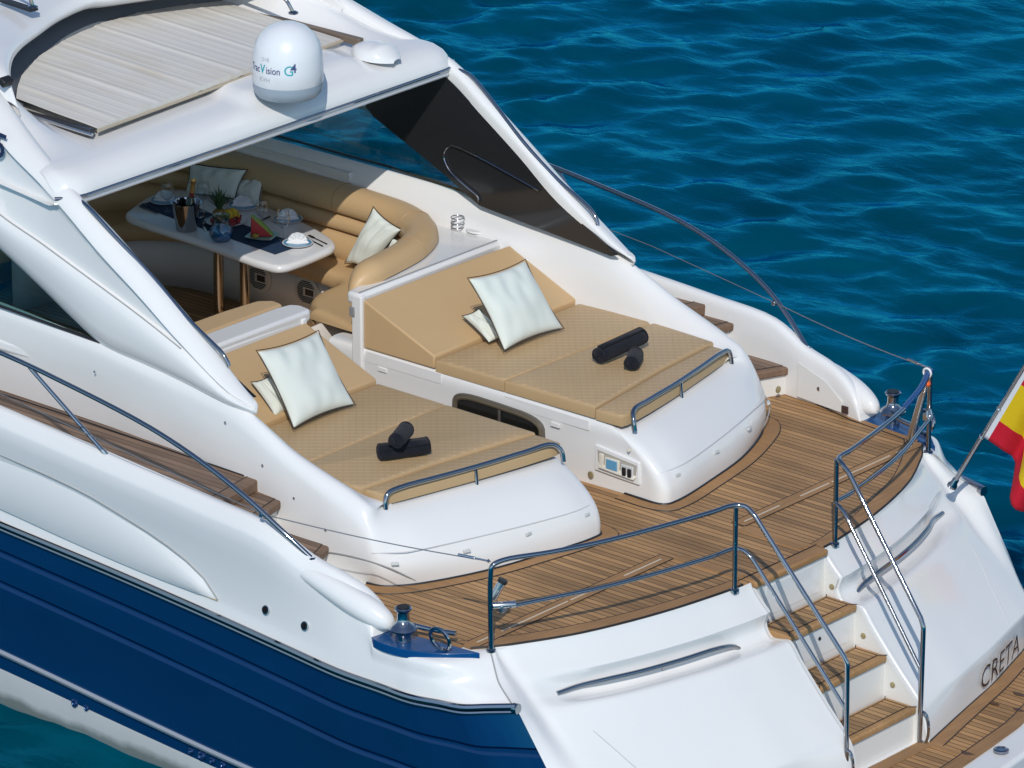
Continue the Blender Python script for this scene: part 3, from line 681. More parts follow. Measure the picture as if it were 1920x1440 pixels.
# crease line and little overboard lights round the aft face of each moulding
both('moulding_seam', MB().tube(cr([V(-1.73, 1.945, .235), V(-1.59, 1.80, .232), V(-1.545, 1.705, .232), V(-1.42, 1.285, .225), V(-1.315, .835, .215), V(-1.264, .545, .21), V(-1.268, .41, .206), V(-1.279, .338, .206)], 4), .0035, 5), mat('soft_seam', (.62, .63, .63), .5))
sm2 = [U(600, 1033, y=-1.985), U(640, 1039, y=-1.975), U(675, 1047, y=-1.962), U(705, 1056, y=-1.94), U(735, 1067, y=-1.885), U(762, 1080, y=-1.80), U(790, 1094, z=.0)]
both('moulding_seam', MB().tube(cr(sm2, 4), .004, 5).mirror(), SEAMGREY)
MARK = mat('marker_lens', (.55, .57, .56), .2)
for (x, y, z) in ((-1.245, .455, .165), (-1.315, .94, .165), (-1.415, 1.41, .168), (-1.61, 1.86, .17)):
    n = V(1, 0, .3) if y < 1.3 else (V(1, .35, .3) if y < 1.6 else V(.75, .7, .25))
    n.normalize(); t = V(-n.y, n.x, 0).normalized(); b3 = n.cross(t)
    R = Matrix((t, b3, n)).transposed()
    both('marker_light', MB().box(V(x, y, z) + n * .004, (.046, .018, .022), R), MARK, bevel=.003)
# locker lid, its catch, window and shower panel on the gangway walls
for sg in (1, -1):
    W = MB().box((-3.43, .280 * sg, .425), (.66, .006, .075)); part('locker_lid', W, WHITE, bevel=.003)
    part('locker_lid', MB().box((-2.2, .287 * sg, .405), (.72, .006, .07)), WHITE, bevel=.003)
    for x, z in ((-3.62, .365), (-2.12, .345)): part('locker_catch', MB().box((x, .278 * sg, z), (.075, .012, .03)), WHITE, bevel=.003)
    win = []
    for k in range(32):
        t = k / 32 * 2 * math.pi; c, s = math.cos(t), math.sin(t)
        win.append(V(math.copysign(abs(c) ** .5, c), 0, math.copysign(abs(s) ** .5, s)))
    cx, cz, a_, b_ = -2.61, .235, .37, .115
    ring_o = [V(cx + p.x * a_, .279 * sg, cz + p.z * b_ + p.x * -.01) for p in win]
    wf = MB().tube(ring_o, .016, 8, closed=True); fr_ = part('gangway_window', wf, mat('bronze_frame', (.20, .17, .12), .35, metal=.5) if sg == 1 else STEEL)
    part('pane', MB().prism([V(cx + p.x * (a_ - .01), .281 * sg, cz + p.z * (b_ - .01) + p.x * -.01) for p in win], (0, .006, 0)), mat('black_glass', (.008, .010, .010), .06, coat=.5), fr_)
    part('mullion', MB().box((cx + .02, .276 * sg, cz), (.022, .014, .2)), STEEL, fr_)
    part('window_gasket', MB().tube([V(cx + p.x * (a_ + .018), .284 * sg, cz + p.z * (b_ + .018) + p.x * -.01) for p in win], .012, 6, closed=True), mat('grey_gasket', (.12, .105, .085), .5), fr_)
# shower and switch panel let into the starboard gangway wall
yw = .283
pf = part('shower_panel', MB().prism([V(-1.79, yw, .29), V(-1.79, yw, .115), V(-1.42, yw, .10), V(-1.42, yw, .255)], (0, .03, 0)), WHITE, bevel=.006)
part('recess', MB().prism([V(-1.765, yw - .003, .262), V(-1.755, yw - .003, .16), V(-1.445, yw - .003, .145), V(-1.435, yw - .003, .232)], (0, .004, 0)), mat('recess_liner', (.42, .39, .34), .5), pf)
part('recess_floor', MB().prism([V(-1.76, yw - .004, .165), V(-1.74, yw - .022, .15), V(-1.45, yw - .022, .135), V(-1.44, yw - .004, .15)], (0, .002, .01)), CREAM, pf)
part('shower_plate', MB().box((-1.635, yw - .008, .19), (.12, .012, .085)), CREAM, pf, bevel=.004)
part('shower_screen', MB().box((-1.635, yw - .016, .19), (.09, .006, .066)), mat('blue_plate', (.12, .33, .52), .35), pf, bevel=.002)
part('soap_dish', MB().box((-1.725, yw - .008, .20), (.035, .012, .09)), CREAM, pf, bevel=.004)
part('switch_plate', MB().box((-1.51, yw - .008, .175), (.10, .012, .085)), mat('pale_grey_plate', (.6, .6, .58), .4), pf, bevel=.004)
for x in (-1.53, -1.485): part('switch', MB().box((x, yw - .018, .172), (.03, .012, .058)), BLACK, pf, bevel=.004)
part('push_button', MB().lathe([(.012, 0), (.012, .012), (0, .014)], (-1.50, yw - .001, .325), 12, (0, -1, 0)), CREAM, pf)
part('courtesy_light', MB().lathe([(.022, 0), (.022, .008), (.014, .011), (0, .010)], (-1.82, .284, .075), 16, (0, -1, 0)), BRONZE)
# --- side decks and the steps down to the aft deck
sdx = [-9, -6, -4.5, -3.5, -2.68]
sd_o = [V(x, tab(x, BHI) + .004, 0) for x in sdx]; sd_i = [V(x, 1.80, 0) for x in sdx]
sdm = MB(); sdm.grid([[V(a.x, a.y, .40), V(a.x, a.y, .475), V(b.x, b.y, .475), V(b.x, b.y, .40)] for a, b in zip(sd_o, sd_i)], cv=True); sdm.f.append([len(sdm.v) - 4 + k for k in range(4)])
sdk = both('side_deck', sdm, TEAKGREY, smooth=0)
for s_, sg in zip(sdk, (1, -1)):
    ed = MB().prism([V(-2.70, 2.48 * sg, .402), V(-2.585, 2.48 * sg, .402), V(-2.70, 1.85 * sg, .402), V(-2.80, 1.85 * sg, .402)], (0, 0, .078)); part('deck_nosing', ed, TEAKGM, s_, bevel=.01)
    part('deck_seam', MB().tube([V(-2.79, 1.85 * sg, .479), V(-2.69, 2.42 * sg, .479)], .004, 5), BLACK, s_)
    em = MB(); xs = [-9, -6, -4.5, -3.5, -2.8]
    em.tube([V(x, (1.87 + .05 * max(0, (x + 4.5) / 1.9) + .03) * sg, .478) for x in xs], .006, 5); part('deck_seam', em, BLACK, s_)
def slant_step(P, z, th, sg, name='side_step'):
    P = [V(x, y * sg, z) for x, y in P]     # inner aft, outer aft, outer fwd, inner fwd
    t = part(name, MB().prism([p - V(0, 0, th) for p in P], (0, 0, th)), TEAKGM, bevel=.012, segs=3)
    c = sum(P, V(0, 0, 0)) / 4; f = .05
    d = (P[1] - P[0]).normalized(); n = V(-d.y, d.x, 0); n = n if n.dot(c - P[0]) > 0 else -n
    Q = [P[0] + n * f + d * .04, P[1] + n * f - d * .04, P[2] - d * .04, P[3] + d * .04]
    part('tread_planking', MB().prism([p - V(0, 0, .003) for p in Q], (0, 0, .006)), TEAKGREY, t, smooth=0)
    e = MB()
    for a_, b_ in ((Q[0], Q[1]), (Q[1], Q[2]), (Q[3], Q[0]), (Q[0], P[0]), (Q[1], P[1])): e.tube([a_ + V(0, 0, .002), b_ + V(0, 0, .002)], .003, 5)
    part('tread_seam', e, BLACK, t)
    part('step_riser', MB().prism([p - V(.03, 0, th + .20) for p in P], (0, 0, .20)), WHITE2, t)
for sg in (1, -1):
    slant_step([(-2.49, 1.88), (-2.345, 2.45), (-2.75, 2.45), (-2.85, 1.88)], .40, .055, sg)
    slant_step([(-2.11, 1.86), (-1.85, 2.47), (-2.45, 2.45), (-2.6, 1.86)], .20, .055, sg)
# port of call locker door on the inside of each bulwark
for sg in (1, -1):
    dpts = [V(-1.78, 0, .02), V(-1.36, 0, .02), V(-1.36, 0, .10), V(-1.52, 0, .20), V(-1.78, 0, .27)]
    def yb(x): return tab(x, BHI) - .010
    dp = [V(p.x, yb(p.x) * sg, p.z) for p in dpts]   # on the inner face
    d_ = part('fender_locker_door', MB().prism(dp, (0, .006 * -sg, 0)), WHITE2, bevel=.003)
    part('door_lock', MB().lathe([(.016, 0), (.016, .008), (0, .008)], V(-1.58, (yb(-1.58) - .006) * sg, .13), 14, (0, -sg, 0)), STEEL, d_)
    part('scupper', MB().box(V(-1.335, (yb(-1.33) - .004) * sg, .05), (.05, .012, .05)), mat('scupper_brown', (.05, .025, .02), .6))
p = U(1460, 714, y=2.2); part('courtesy_light', MB().lathe([(.024, 0), (.024, .008), (.014, .011), (0, .010)], V(-1.848, 2.27, .09), 16, (1, 0, 0)), BRONZE)
part('courtesy_light', MB().lathe([(.024, 0), (.024, .008), (.014, .011), (0, .010)], V(-1.848, -2.27, .09), 16, (1, 0, 0)), BRONZE)

# --- wings that carry the hardtop
WX = [
 # x, (d_h,d_z), (c_h,c_z), (b_h,b_z), (a_h,a_z)
 (-2.76, (1.855, .90), (1.86, .897), (1.862, .893), (1.86, .885)),
 (-2.775, (1.84, .93), (1.87, .92), (1.885, .91), (1.87, .882)),
 (-2.80, (1.83, .945), (1.88, .93), (1.90, .92), (1.88, .88)),
 (-2.95, (1.82, 1.03), (1.915, .985), (1.925, .97), (1.91, .90)),
 (-3.35, (1.82, 1.31), (1.92, 1.21), (1.92, 1.19), (1.915, .96)),
 (-3.70, (1.83, 1.555), (1.92, 1.435), (1.92, 1.325), (1.915, 1.0)),
 (-4.05, (1.83, 1.79), (1.925, 1.655), (1.92, 1.445), (1.91, 1.035)),
 (-4.35, (1.84, 1.975), (1.915, 1.86), (1.92, 1.545), (1.90, 1.16)),
 (-4.60, (1.78, 2.085), (1.88, 1.985), (1.91, 1.62), (1.89, 1.28)),
 (-4.90, (1.69, 2.205), (1.83, 2.10), (1.90, 1.70), (1.88, 1.42)),
 (-5.20, (1.60, 2.345), (1.75, 2.21), (1.88, 1.80), (1.865, 1.54)),
 (-5.50, (1.51, 2.46), (1.67, 2.32), (1.86, 1.89), (1.85, 1.64)),
 (-6.20, (1.42, 2.55), (1.60, 2.43), (1.82, 2.08), (1.80, 1.90)),
 (-9.00, (1.40, 2.60), (1.58, 2.50), (1.78, 2.15), (1.75, 1.95))]
WG = []
for x, d, c, b, a in WX:
    k = 1 if x < -3 else (.35 if x < -2.9 else (.1 if x < -2.77 else 0))
    dh, dz = d; ch, cz = c; bh, bz = b; ah, az = a
    WG.append([V(x, dh - .06 * k, dz - .10 * k), V(x, dh - .06 * k, dz - .04 * k), V(x, dh - .05 * k, dz - .008), V(x, dh, dz + .012 * k), V(x, lerp(dh, ch, .7) + .012, lerp(dz, cz, .35)), V(x, ch + .014 * k, lerp(dz, cz, .75)), V(x, ch, cz + .012 * k),
               V(x, ch - .022 * k, cz - .006), V(x, lerp(ch, bh, .5) - .022 * k, lerp(cz, bz, .5)), V(x, bh - .022 * k, bz + .008), V(x, bh + .004 * k, bz - .006 * k), V(x, bh + .028 * k, lerp(bz, az, .18)), V(x, lerp(bh, ah, .5) + .036 * k, lerp(bz, az, .5)), V(x, ah + .018 * k, lerp(bz, az, .85)), V(x, ah - .02, az - .01)])
both('hardtop_wing', MB().grid(refine(WG, 5, 2)), WHITE, smooth=45)
both('wing_seam', MB().tube(cr([V(x, b[0] + .003, b[1] + .001) for x, d, c, b, a in WX[4:]], 4), .0045, 5), SEAMGREY)
# dark smoked panel on the inner face of each wing
dpn = [(-2.84, .95), (-2.9, .93), (-4.06, 1.03), (-4.45, 1.215), (-5.02, 1.46), (-5.10, 1.52), (-5.06, 1.62), (-4.9, 1.88), (-4.42, 1.92), (-4.25, 1.82), (-3.7, 1.48), (-3.2, 1.13)]
both('smoked_side_panel', MB().prism([V(x, 1.775, z) for x, z in dpn], (0, .014, 0)), SMOKED, smooth=0)
hd = [(897, 379), (896, 370), (870, 346), (845, 323), (834, 303), (832, 289), (837, 278), (846, 273.5), (860, 278), (900, 297), (960, 330), (1010, 358)]
both('wing_grab_loop', MB().tube(cr([U(*q, y=1.762) for q in hd], 3), .0065, 7), CHROME)
# tinted side windows
gp = [(-4.08, 1.03), (-4.45, 1.20), (-4.97, 1.44), (-5.4, 1.63), (-6.2, 1.88), (-9, 1.93), (-9, 1.06), (-5.0, 1.06)]
SIDEGLASS = bpy.data.materials.new('tinted_side_glass'); SIDEGLASS.use_nodes = True
t_, b_, N_, L_ = nodes(SIDEGLASS); 
gl = N_('ShaderNodeBsdfGlossy'); gl.inputs['Roughness'].default_value = .02; tr_ = N_('ShaderNodeBsdfTransparent'); tr_.inputs[0].default_value = (.66, .80, .80, 1)
fr = N_('ShaderNodeLayerWeight'); fr.inputs[0].default_value = .2; fm_ = N_('ShaderNodeMapRange'); fm_.inputs['To Min'].default_value = .03; fm_.inputs['To Max'].default_value = .5; L_(fr.outputs['Facing'], fm_.inputs[0]); mxs = N_('ShaderNodeMixShader'); L_(fm_.outputs[0], mxs.inputs[0]); L_(tr_.outputs[0], mxs.inputs[1]); L_(gl.outputs[0], mxs.inputs[2]); L_(mxs.outputs[0], t_.nodes['Material Output'].inputs[0])
both('side_window', MB().prism([V(x, 1.855, z) for x, z in gp], (0, .006, 0)), SIDEGLASS, smooth=0)
both('window_seal', MB().tube([V(x, 1.885, z) for x, z in [(-9, 1.085), (-5.0, 1.082), (-4.1, 1.045)]], .010, 6), BLACK)
# polished grab rails on the wings
for_gr = [(160, 380), (172, 384), (182, 390), (200, 410), (260, 484), (367, 593), (410, 645), (422, 663), (427, 676), (430, 692)]
gr = cr([V(-4.36, 1.80, 1.93), V(-4.28, 1.83, 1.925), V(-4.20, 1.845, 1.90), V(-4.0, 1.835, 1.765), V(-3.692, 1.805, 1.545), V(-3.4, 1.81, 1.345), V(-3.18, 1.815, 1.23), V(-3.10, 1.815, 1.185), V(-3.055, 1.812, 1.135), V(-3.042, 1.81, 1.105)], 4)
grm = MB().tube([p + V(0, 0, .01) for p in gr], .0145, 10)
grm.tube([V(-3.692, 1.805, 1.55), V(-3.70, 1.815, 1.48)], .014, 8)
both('wing_grab_rail', grm, CHROME)
for q in [(-4.1, 1.945, .86), (-3.9, 1.945, 1.2), (-3.3, 1.95, 1.08), (-2.95, 1.955, .80), (-2.62, 1.972, .60), (-2.35, 1.978, .45), (-2.08, 1.985, .31)]:
    both('snap_fastener', MB().lathe([(.009, 0), (.007, .004), (0, .005)], (q[0], q[1] - .004, q[2]), 10, (0, 1, 0)), STEEL)

# --- hardtop
def rz(x, y):
    ay = abs(y); d = -4.335 - x
    z = tab(d, [(0, 1.975), (.02, 2.02), (.06, 2.055), (.13, 2.085), (.22, 2.10), (.34, 2.108), (.6, 2.125), (1.2, 2.15), (2.5, 2.17), (5, 2.2)])
    z += .02 * (1 - (ay / 1.9) ** 2)
    ridge = tab(x, [(-9, .40), (-6.2, .36), (-5.4, .23), (-4.9, .045), (-4.7, 0), (-4.34, 0)]); yr = tab(x, [(-9, 1.42), (-5.4, 1.44), (-4.9, 1.53), (-4.5, 1.75), (-4.34, 1.85)])
    z += ridge * math.exp(-((ay - yr) / .14) ** 2) if ay < yr else ridge
    lim = tab(x, [(-9, 1.5), (-5.4, 1.52), (-4.9, 1.62), (-4.5, 1.80), (-4.34, 1.82)])
    if ay > lim: z -= ((ay - lim) / .12) ** 2 * .09
    # raised plinth under the satellite dome
    fx = max(0, min(1, (-4.45 - x) / .10)) * max(0, min(1, (x + 5.10) / .12)); fy = max(0, min(1, (y + .13) / .16)) * max(0, min(1, (1.2 - y) / .2))
    z += .045 * (fx * fx * (3 - 2 * fx)) * (fy * fy * (3 - 2 * fy))
    return z
YS = sorted(set([round(-1.93 + 3.86 * k / 64, 4) for k in range(65)] + [-1.9, 1.9, -1.86, 1.86, -1.88, 1.88]))
def hedge(y): return -4.335 - .10 * max(0, (abs(y) - 1.72) / .21) ** 2.2
RX = [0, -.006, -.02, -.04, -.065, -.095, -.13, -.17, -.22, -.28, -.34, -.45, -.55, -.65, -.8, -1.0, -1.2, -1.5, -1.8, -2.2, -3, -4.6]
rows = []
for y in YS:
    e = hedge(y); row = [V(e - .9, y * .97, 1.955), V(e - .3, y * .985, 1.905), V(e - .05, y, 1.893), V(e - .008, y, 1.905), V(e, y, 1.925), V(e + .004, y, 1.945)]
    for dx in RX:
        x = e + dx; yq = y * tab(-dx, [(0, .985), (.06, .985), (.26, .95), (.55, .89), (.85, .84), (1.15, .79), (4.6, .76)]); row.append(V(x, yq, max(rz(-4.335 + dx, yq), 1.96)))
    rows.append(row)
hardtop = part('hardtop', MB().grid(rows), WHITE, smooth=60)
part('edge_trim', MB().tube([V(hedge(y) + .006, y, 1.950) for y in YS], .012, 8), CHROME, hardtop)
part('drip_edge', MB().tube([V(hedge(y) + .001, y, 1.915) for y in YS], .013, 8), mat('pale_trim', (.62, .63, .64), .35, metal=.4), hardtop)
# retractable canvas sunroof with ribs, stained along the seams
CANV = mat('stained_canvas', (.60, .57, .53), .85, spec=.2); t, b, N, L = nodes(CANV)
g = N('ShaderNodeNewGeometry'); mp = N('ShaderNodeMapping'); mp.inputs['Scale'].default_value = (.8, 16, 1); L(g.outputs['Position'], mp.inputs[0])
n1 = N('ShaderNodeTexNoise'); n1.inputs['Scale'].default_value = 1; n1.inputs['Detail'].default_value = 6; L(mp.outputs[0], n1.inputs['Vector'])
n2 = N('ShaderNodeTexNoise'); n2.inputs['Scale'].default_value = 1.6; n2.inputs['Detail'].default_value = 4; L(g.outputs['Position'], n2.inputs['Vector'])
mu = N('ShaderNodeMath', operation='MULTIPLY'); L(n1.outputs['Fac'], mu.inputs[0]); L(n2.outputs['Fac'], mu.inputs[1])
r_ = N('ShaderNodeValToRGB'); r_.color_ramp.elements[0].position = .14; r_.color_ramp.elements[0].color = (.66, .64, .595, 1); r_.color_ramp.elements[1].position = .50; r_.color_ramp.elements[1].color = (.59, .53, .435, 1)
k_ = r_.color_ramp.elements.new(.28); k_.color = (.645, .62, .57, 1)
L(mu.outputs[0], r_.inputs[0]); L(r_.outputs[0], b.inputs['Base Color'])
def cfront(y):   # forward edge of the canvas, an arc
    return tab(y, [(-1.30, -5.38), (-1.24, -5.45), (-1.1, -5.58), (-.9, -5.74), (-.53, -5.94), (-.1, -6.07), (.26, -6.13), (.6, -6.12), (.86, -6.07), (1.1, -5.98), (1.25, -5.92)])
cz0 = 2.19
G = []; ny = 240
for i in range(ny + 1):
    y = -1.24 + 2.47 * i / ny; xf = cfront(y); row = []
    rib = max(0, math.sin(i / ny * math.pi * 2 * 30)) ** 3 * .0025 + (.007 * math.exp(-((((y + 1.24) / .41) % 1 - .5) / .05) ** 2))
    xa = -4.77 - .055 * (y - .0) / 1.2 * 1.0
    for j in range(25):
        t = j / 24; x = lerp(xa, xf, t)
        z = cz0 + .05 * t + .03 * (1 - (y / 1.25) ** 2) + rib * (.6 + .4 * math.sin(t * 3)) + .003 * noise.noise(V(x * 3, y * 9, 0))
        row.append(V(x, y, z))
    G.append([V(row[0].x, y, row[0].z - .035)] + row + [V(row[-1].x, y, row[-1].z - .03)])
canvas = part('sunroof_canvas', MB().grid(G), CANV, hardtop, smooth=50)
trk = MB().box((-5.2, -1.275, 2.165), (.95, .05, .05)); part('canvas_track', trk, mat('dark_track', (.05, .05, .055), .35, metal=.4), hardtop, bevel=.006)
trk = MB().box((-5.4, 1.27, 2.19), (1.45, .05, .05)); part('canvas_track', trk, mat('brown_track', (.16, .12, .09), .5), hardtop, bevel=.006)
part('track_trim', MB().tube([V(-4.70, -1.30, 2.165), V(-5.7, -1.31, 2.19)], .012, 6), STEEL, hardtop)
part('canvas_bar', MB().tube([V(-4.765 - .055 * y / 1.2, y, 2.175) for y in (-1.24, -.6, 0, .6, 1.24)], .011, 8), mat('beige_bar', (.45, .38, .28), .5), hardtop)
# dark glass panel ahead of the canvas
gpl = [V(cfront(y) + .06, y, 2.20) for y in (-1.25, -1.12, -.9, -.6, -.2, .2, .6, .9, 1.1, 1.25)]
pan = MB()
pan.grid([[V(lerp(p.x, min(p.x - .05, -7.2), t) if t else p.x, p.y * (1 + .12 * t), 2.20 + .34 * t ** .8) for t in (0, .1, .25, .45, .7, 1)] for p in gpl])
part('sunroof_glass', pan, DARKGLASS, hardtop, smooth=60)
# raised fore roof whose concave edge overhangs the sunroof
AE = [V(-5.10, -1.55, 2.30), V(-5.24, -1.48, 2.44), V(-5.50, -1.22, 2.49), V(-5.72, -.90, 2.49), V(-5.86, -.58, 2.49), V(-5.98, -.25, 2.495), V(-6.03, .1, 2.50)]
AE = AE + [V(p.x, -p.y, p.z) for p in AE[-2::-1]]
AEs = cr(AE, 4); FG = []
for p in AEs:
    s = abs(p.y) / 1.5; c = V(-7.4, p.y * 1.02, 2.62 - .10 * s * s)
    d = (c - p)
    FG.append([p + V(-.10, -p.y * .0, -.10), p + V(-.03, 0, -.065), p + V(0, 0, -.02), p + V(-.03, 0, .022), p + V(-.10, 0, .045), lerp(p, c, .3) + V(0, 0, .05), lerp(p, c, .65) + V(0, 0, .03), c, V(-9, p.y * 1.03, 2.6 - .1 * s * s)])
part('fore_roof', MB().grid(refine(FG, 1, 3)), WHITE, hardtop, smooth=60)
# black joint in the port roof leg
both('roof_leg_joint', MB().box((-5.23, 1.545, 2.475), (.06, .09, .05), Matrix.Rotation(.5, 3, 'Y')), BLACK, hardtop, bevel=.01)
# roof fittings: mast bracket and roof grab rail
def roof_rail(P, nm):
    mb = MB().tube(fillet(P, .05), .013, 8)
    for q in (P[0], P[-1]): mb.lathe([(.035, 0), (.035, .01), (.015, .02)], q + V(0, 0, -.005), 12)
    return part(nm, mb, CHROME, hardtop)
pA = U(62, 16, z=2.60); part('mast_foot', MB().box(pA + V(-.12, -.02, .005), (.34, .07, .014), Matrix.Rotation(-.1, 3, 'Z')), BLACK, hardtop, bevel=.003)
roof_rail([pA + V(0, 0, .01), pA + V(-.03, -.02, .14), pA + V(-.5, -.06, .30)], 'roof_grab_rail')
part('mast_foot', MB().prism([pA + V(-.28, -.25, .01), pA + V(-.16, -.26, .01), pA + V(-.22, -.2, .09)], (0, .03, 0)), DECKBLUE, hardtop)
pB = U(550, 24, z=2.36); roof_rail([pB, pB + V(-.04, -.03, .10), pB + V(-.7, .02, .12), pB + V(-.75, .02, .0)], 'roof_grab_rail')
# number on the port wing
fm = text2d('5', .24, .004); f5 = MB(); f5.f = fm.f
o5 = U(-14, 296, y=-1.88)
for v in fm.v:
    q = o5 + V(-.0, 0, 0); f5.v.append(V(q.x + v.x * 1.0 + v.y * .25 - .06, -1.835 + .04 * (v.y), q.z + v.y - .0 + v.x * -.12))
part('model_number', f5, mat('number_blue', (.02, .03, .08), .4), smooth=0)
# --- satellite dome
dc = U(540, 168, z=2.185); DR = .236
dome = part('satellite_dome', MB().lathe([(.225, .055), (DR, .07), (DR, .17), (DR - .005, .25), (DR - .022, .325), (DR - .055, .382), (DR - .105, .428), (DR - .16, .453), (.035, .463), (0, .465)], dc, 48), add_mottle(mat('dome_white', (.74, .76, .78), .3, coat=.2), 2, .02), hardtop, smooth=60)
part('dome_base', MB().lathe([(.20, -.03), (.225, .0), (DR - .004, .03), (DR - .004, .069), (DR - .03, .072)], dc, 48), mat('dome_base_grey', (.30, .36, .42), .4), dome)
def wrap(tm, a0, z0, mt, nm, sc=1.0):
    mb = MB(); mb.f = tm.f
    for v in tm.v:
        zz = z0 + v.y; r_ = tab(zz, [(.07, DR), (.17, DR), (.25, DR - .005), (.325, DR - .022)]) + .0025
        a = a0 + v.x / DR; mb.v.append(dc + V(math.cos(a) * r_, math.sin(a) * r_, zz))
    return part(nm, mb, mt, dome, smooth=0)
av = math.atan2(-CAM_F.y, -CAM_F.x)
INK = mat('dome_ink_blue', (.06, .08, .20), .5); TEAL = mat('dome_ink_teal', (.02, .36, .42), .5); PALE = mat('dome_ink_grey', (.42, .46, .50), .5)
a0 = av - 1.28
x_ = 0
for s_, mt_, fac in (('Trac', INK, 1), ('V', TEAL, 1.2), ('ision', INK, 1)):
    tm = text2d(s_, .068 * fac, .0006 if s_ != 'V' else .002); wmx = max(v.x for v in tm.v)
    for v in tm.v: v.x *= .82
    wrap(tm, a0 + x_ / DR, .172, mt_, 'dome_lettering'); x_ += wmx * .82 + .006
tm = text2d('G', .095); wrap(tm, a0 + (x_ + .018) / DR, .168, TEAL, 'dome_lettering'); wG = max(v.x for v in tm.v)
tm = text2d('4', .085, .001); wrap(tm, a0 + (x_ + .018 + wG * .72) / DR, .188, INK, 'dome_lettering')
tm = text2d('DVB', .035); wrap(tm, a0 + .115 / DR, .252, PALE, 'dome_lettering')
tm = text2d('KVH', .045); wrap(tm, a0 + .10 / DR, .112, PALE, 'dome_lettering')
part('navigation_light', MB().box(dc + V(.02, .255, .10), (.09, .05, .15)), mat('dark_blue_plastic', (.01, .03, .10), .3), hardtop, bevel=.02, segs=3)
# smooth white radome beside the dome
q0 = U(648, 92, z=2.16); q1 = U(728, 118, z=2.13); ax_ = (q1 - q0); G = []
nrm = V(-ax_.y, ax_.x, 0).normalized()
for i in range(13):
    t = i / 12; wd = .15 * math.sin(math.pi * min(1, t * .93 + .035)) ** .6; hh = .10 * math.sin(math.pi * min(1, t * .9 + .05)) ** .7 * (1 - .25 * t) + (.025 * math.exp(-((t - .72) / .12) ** 2))
    c = lerp(q0, q1, t) + nrm * .10
    G.append([c + nrm * (wd * math.cos(a)) + V(0, 0, hh * max(0, math.sin(a)) ** .8 - .02) for a in [math.pi * k / 12 for k in range(13)]])
part('roof_radome', MB().grid(G), WHITE, hardtop, smooth=70)

# --- rails
def arcp(y, z, out=0.0): return V(arcx(abs(y)) + out, y, z)
pb = .0
for sg in (1, -1):
    top = [V(-.533, 2.2 * sg, -.02), V(-.535, 2.2 * sg, .50), V(-.53, 2.19 * sg, .545), V(-.50, 2.13 * sg, .57), V(-.36, 1.86 * sg, .575), V(-.22, 1.5 * sg, .575), V(-.10, 1.05 * sg, .575), V(-.03, .70 * sg, .572), V(.0, .53 * sg, .572)]
    xf, yf = (.800, .384) if sg > 0 else (.800, .392)
    top += [V(.06, .485 * sg, .565), V(.125, .475 * sg, .52), V(xf - .027, (yf + .006) * sg, -.26), V(xf - .002, yf * sg, -.31), V(xf, yf * sg, -.36), V(xf, (yf - .01) * sg, -1.09)]
    seg = cr(top[:11], 5) + [lerp(top[10], top[11], t) for t in (.2, .5, .8)] + cr(top[11:14], 3) + [top[14]]
    rail = part('stern_rail', MB().tube(seg, .0165, 10), CHROME)
    mid = [V(-.46, 2.12 * sg, .275), V(-.36, 1.86 * sg, .275), V(-.22, 1.5 * sg, .275), V(-.10, 1.05 * sg, .275), V(-.03, .70 * sg, .275), V(.0, .505 * sg, .278), V(.045, .485 * sg, .272), V(.10, .475 * sg, .235), V(.16, .465 * sg, .165)]
    e = V(xf - .002, yf * sg, -.62)
    part('mid_rail', MB().tube(cr(mid, 5) + [lerp(mid[-1], e, t) for t in (.25, .5, .75, 1)], .0135, 10), CHROME, rail)
    part('stanchion', MB().tube([V(0, .507 * sg, -.02), V(0, .507 * sg, .572)], .0165, 10), CHROME, rail)
    part('stanchion_base', MB().lathe([(.030, 0), (.030, .008), (.018, .014)], (0, .507 * sg, .0), 14), CHROME, rail)
    part('stanchion_base', MB().lathe([(.030, 0), (.030, .008), (.018, .014)], (-.533, 2.2 * sg, -.008), 14), CHROME, rail)
    lp = cr([V(xf + q, yf * sg, z_) for q, z_ in ((.003, -.88), (.038, -.895), (.058, -.95), (.058, -1.03), (.038, -1.085), (.003, -1.085))], 4)
    part('rail_foot_loop', MB().tube(lp, .009, 8), CHROME, rail)
    # rod holder and clamp
    cpos = V(-.50, 2.14 * sg, .285)
    part('rail_clamp', MB().tube([cpos + V(-.03, .05 * sg, 0), cpos + V(.06, -.06 * sg, 0)], .022, 10).box(cpos + V(.0, 0, -.02), (.05, .05, .05)), STEEL, rail, bevel=.004)
    if sg < 0: ra, rb = cpos + V(-.03, .03, .0), cpos + V(.0, .03, .16)
    else: ra, rb = V(-.72, 2.25, .02), V(-.60, 2.26, .47)
    if sg < 0:
        ra = U(924, 1122, y=-2.10); rb = U(941, 1092, y=-2.06)
    ax = (rb - ra).normalized()
    rh = part('rod_holder', MB().tube([ra, rb], .027 if sg > 0 else .026, 16), STEEL, rail)
    part('rod_holder_cap', MB().tube([rb - ax * .002, rb + ax * .02], .031, 16), BLACK, rh)
# blue sleeve on the starboard rail with white tie and orange toggle
sl = cr([V(-.53, 2.20, .56), V(-.51, 2.15, .574), V(-.36, 1.86, .577), V(-.22, 1.5, .577)], 5)
part('rail_sleeve', MB().tube(sl, .020, 10), ROPE)
part('rail_tie', MB().tube([V(-.50 + .03 * math.cos(a), 2.12, .577 + .03 * math.sin(a)) for a in [k * .52 for k in range(12)]], .008, 6, closed=True), mat('white_cord', (.8, .8, .78), .7))
part('rail_toggle', MB().lathe([(0, -.022), (.016, -.014), (.022, 0), (.016, .014), (0, .022)], V(-.45, 2.06, .53), 12), mat('orange_plastic', (.8, .12, .02), .4))
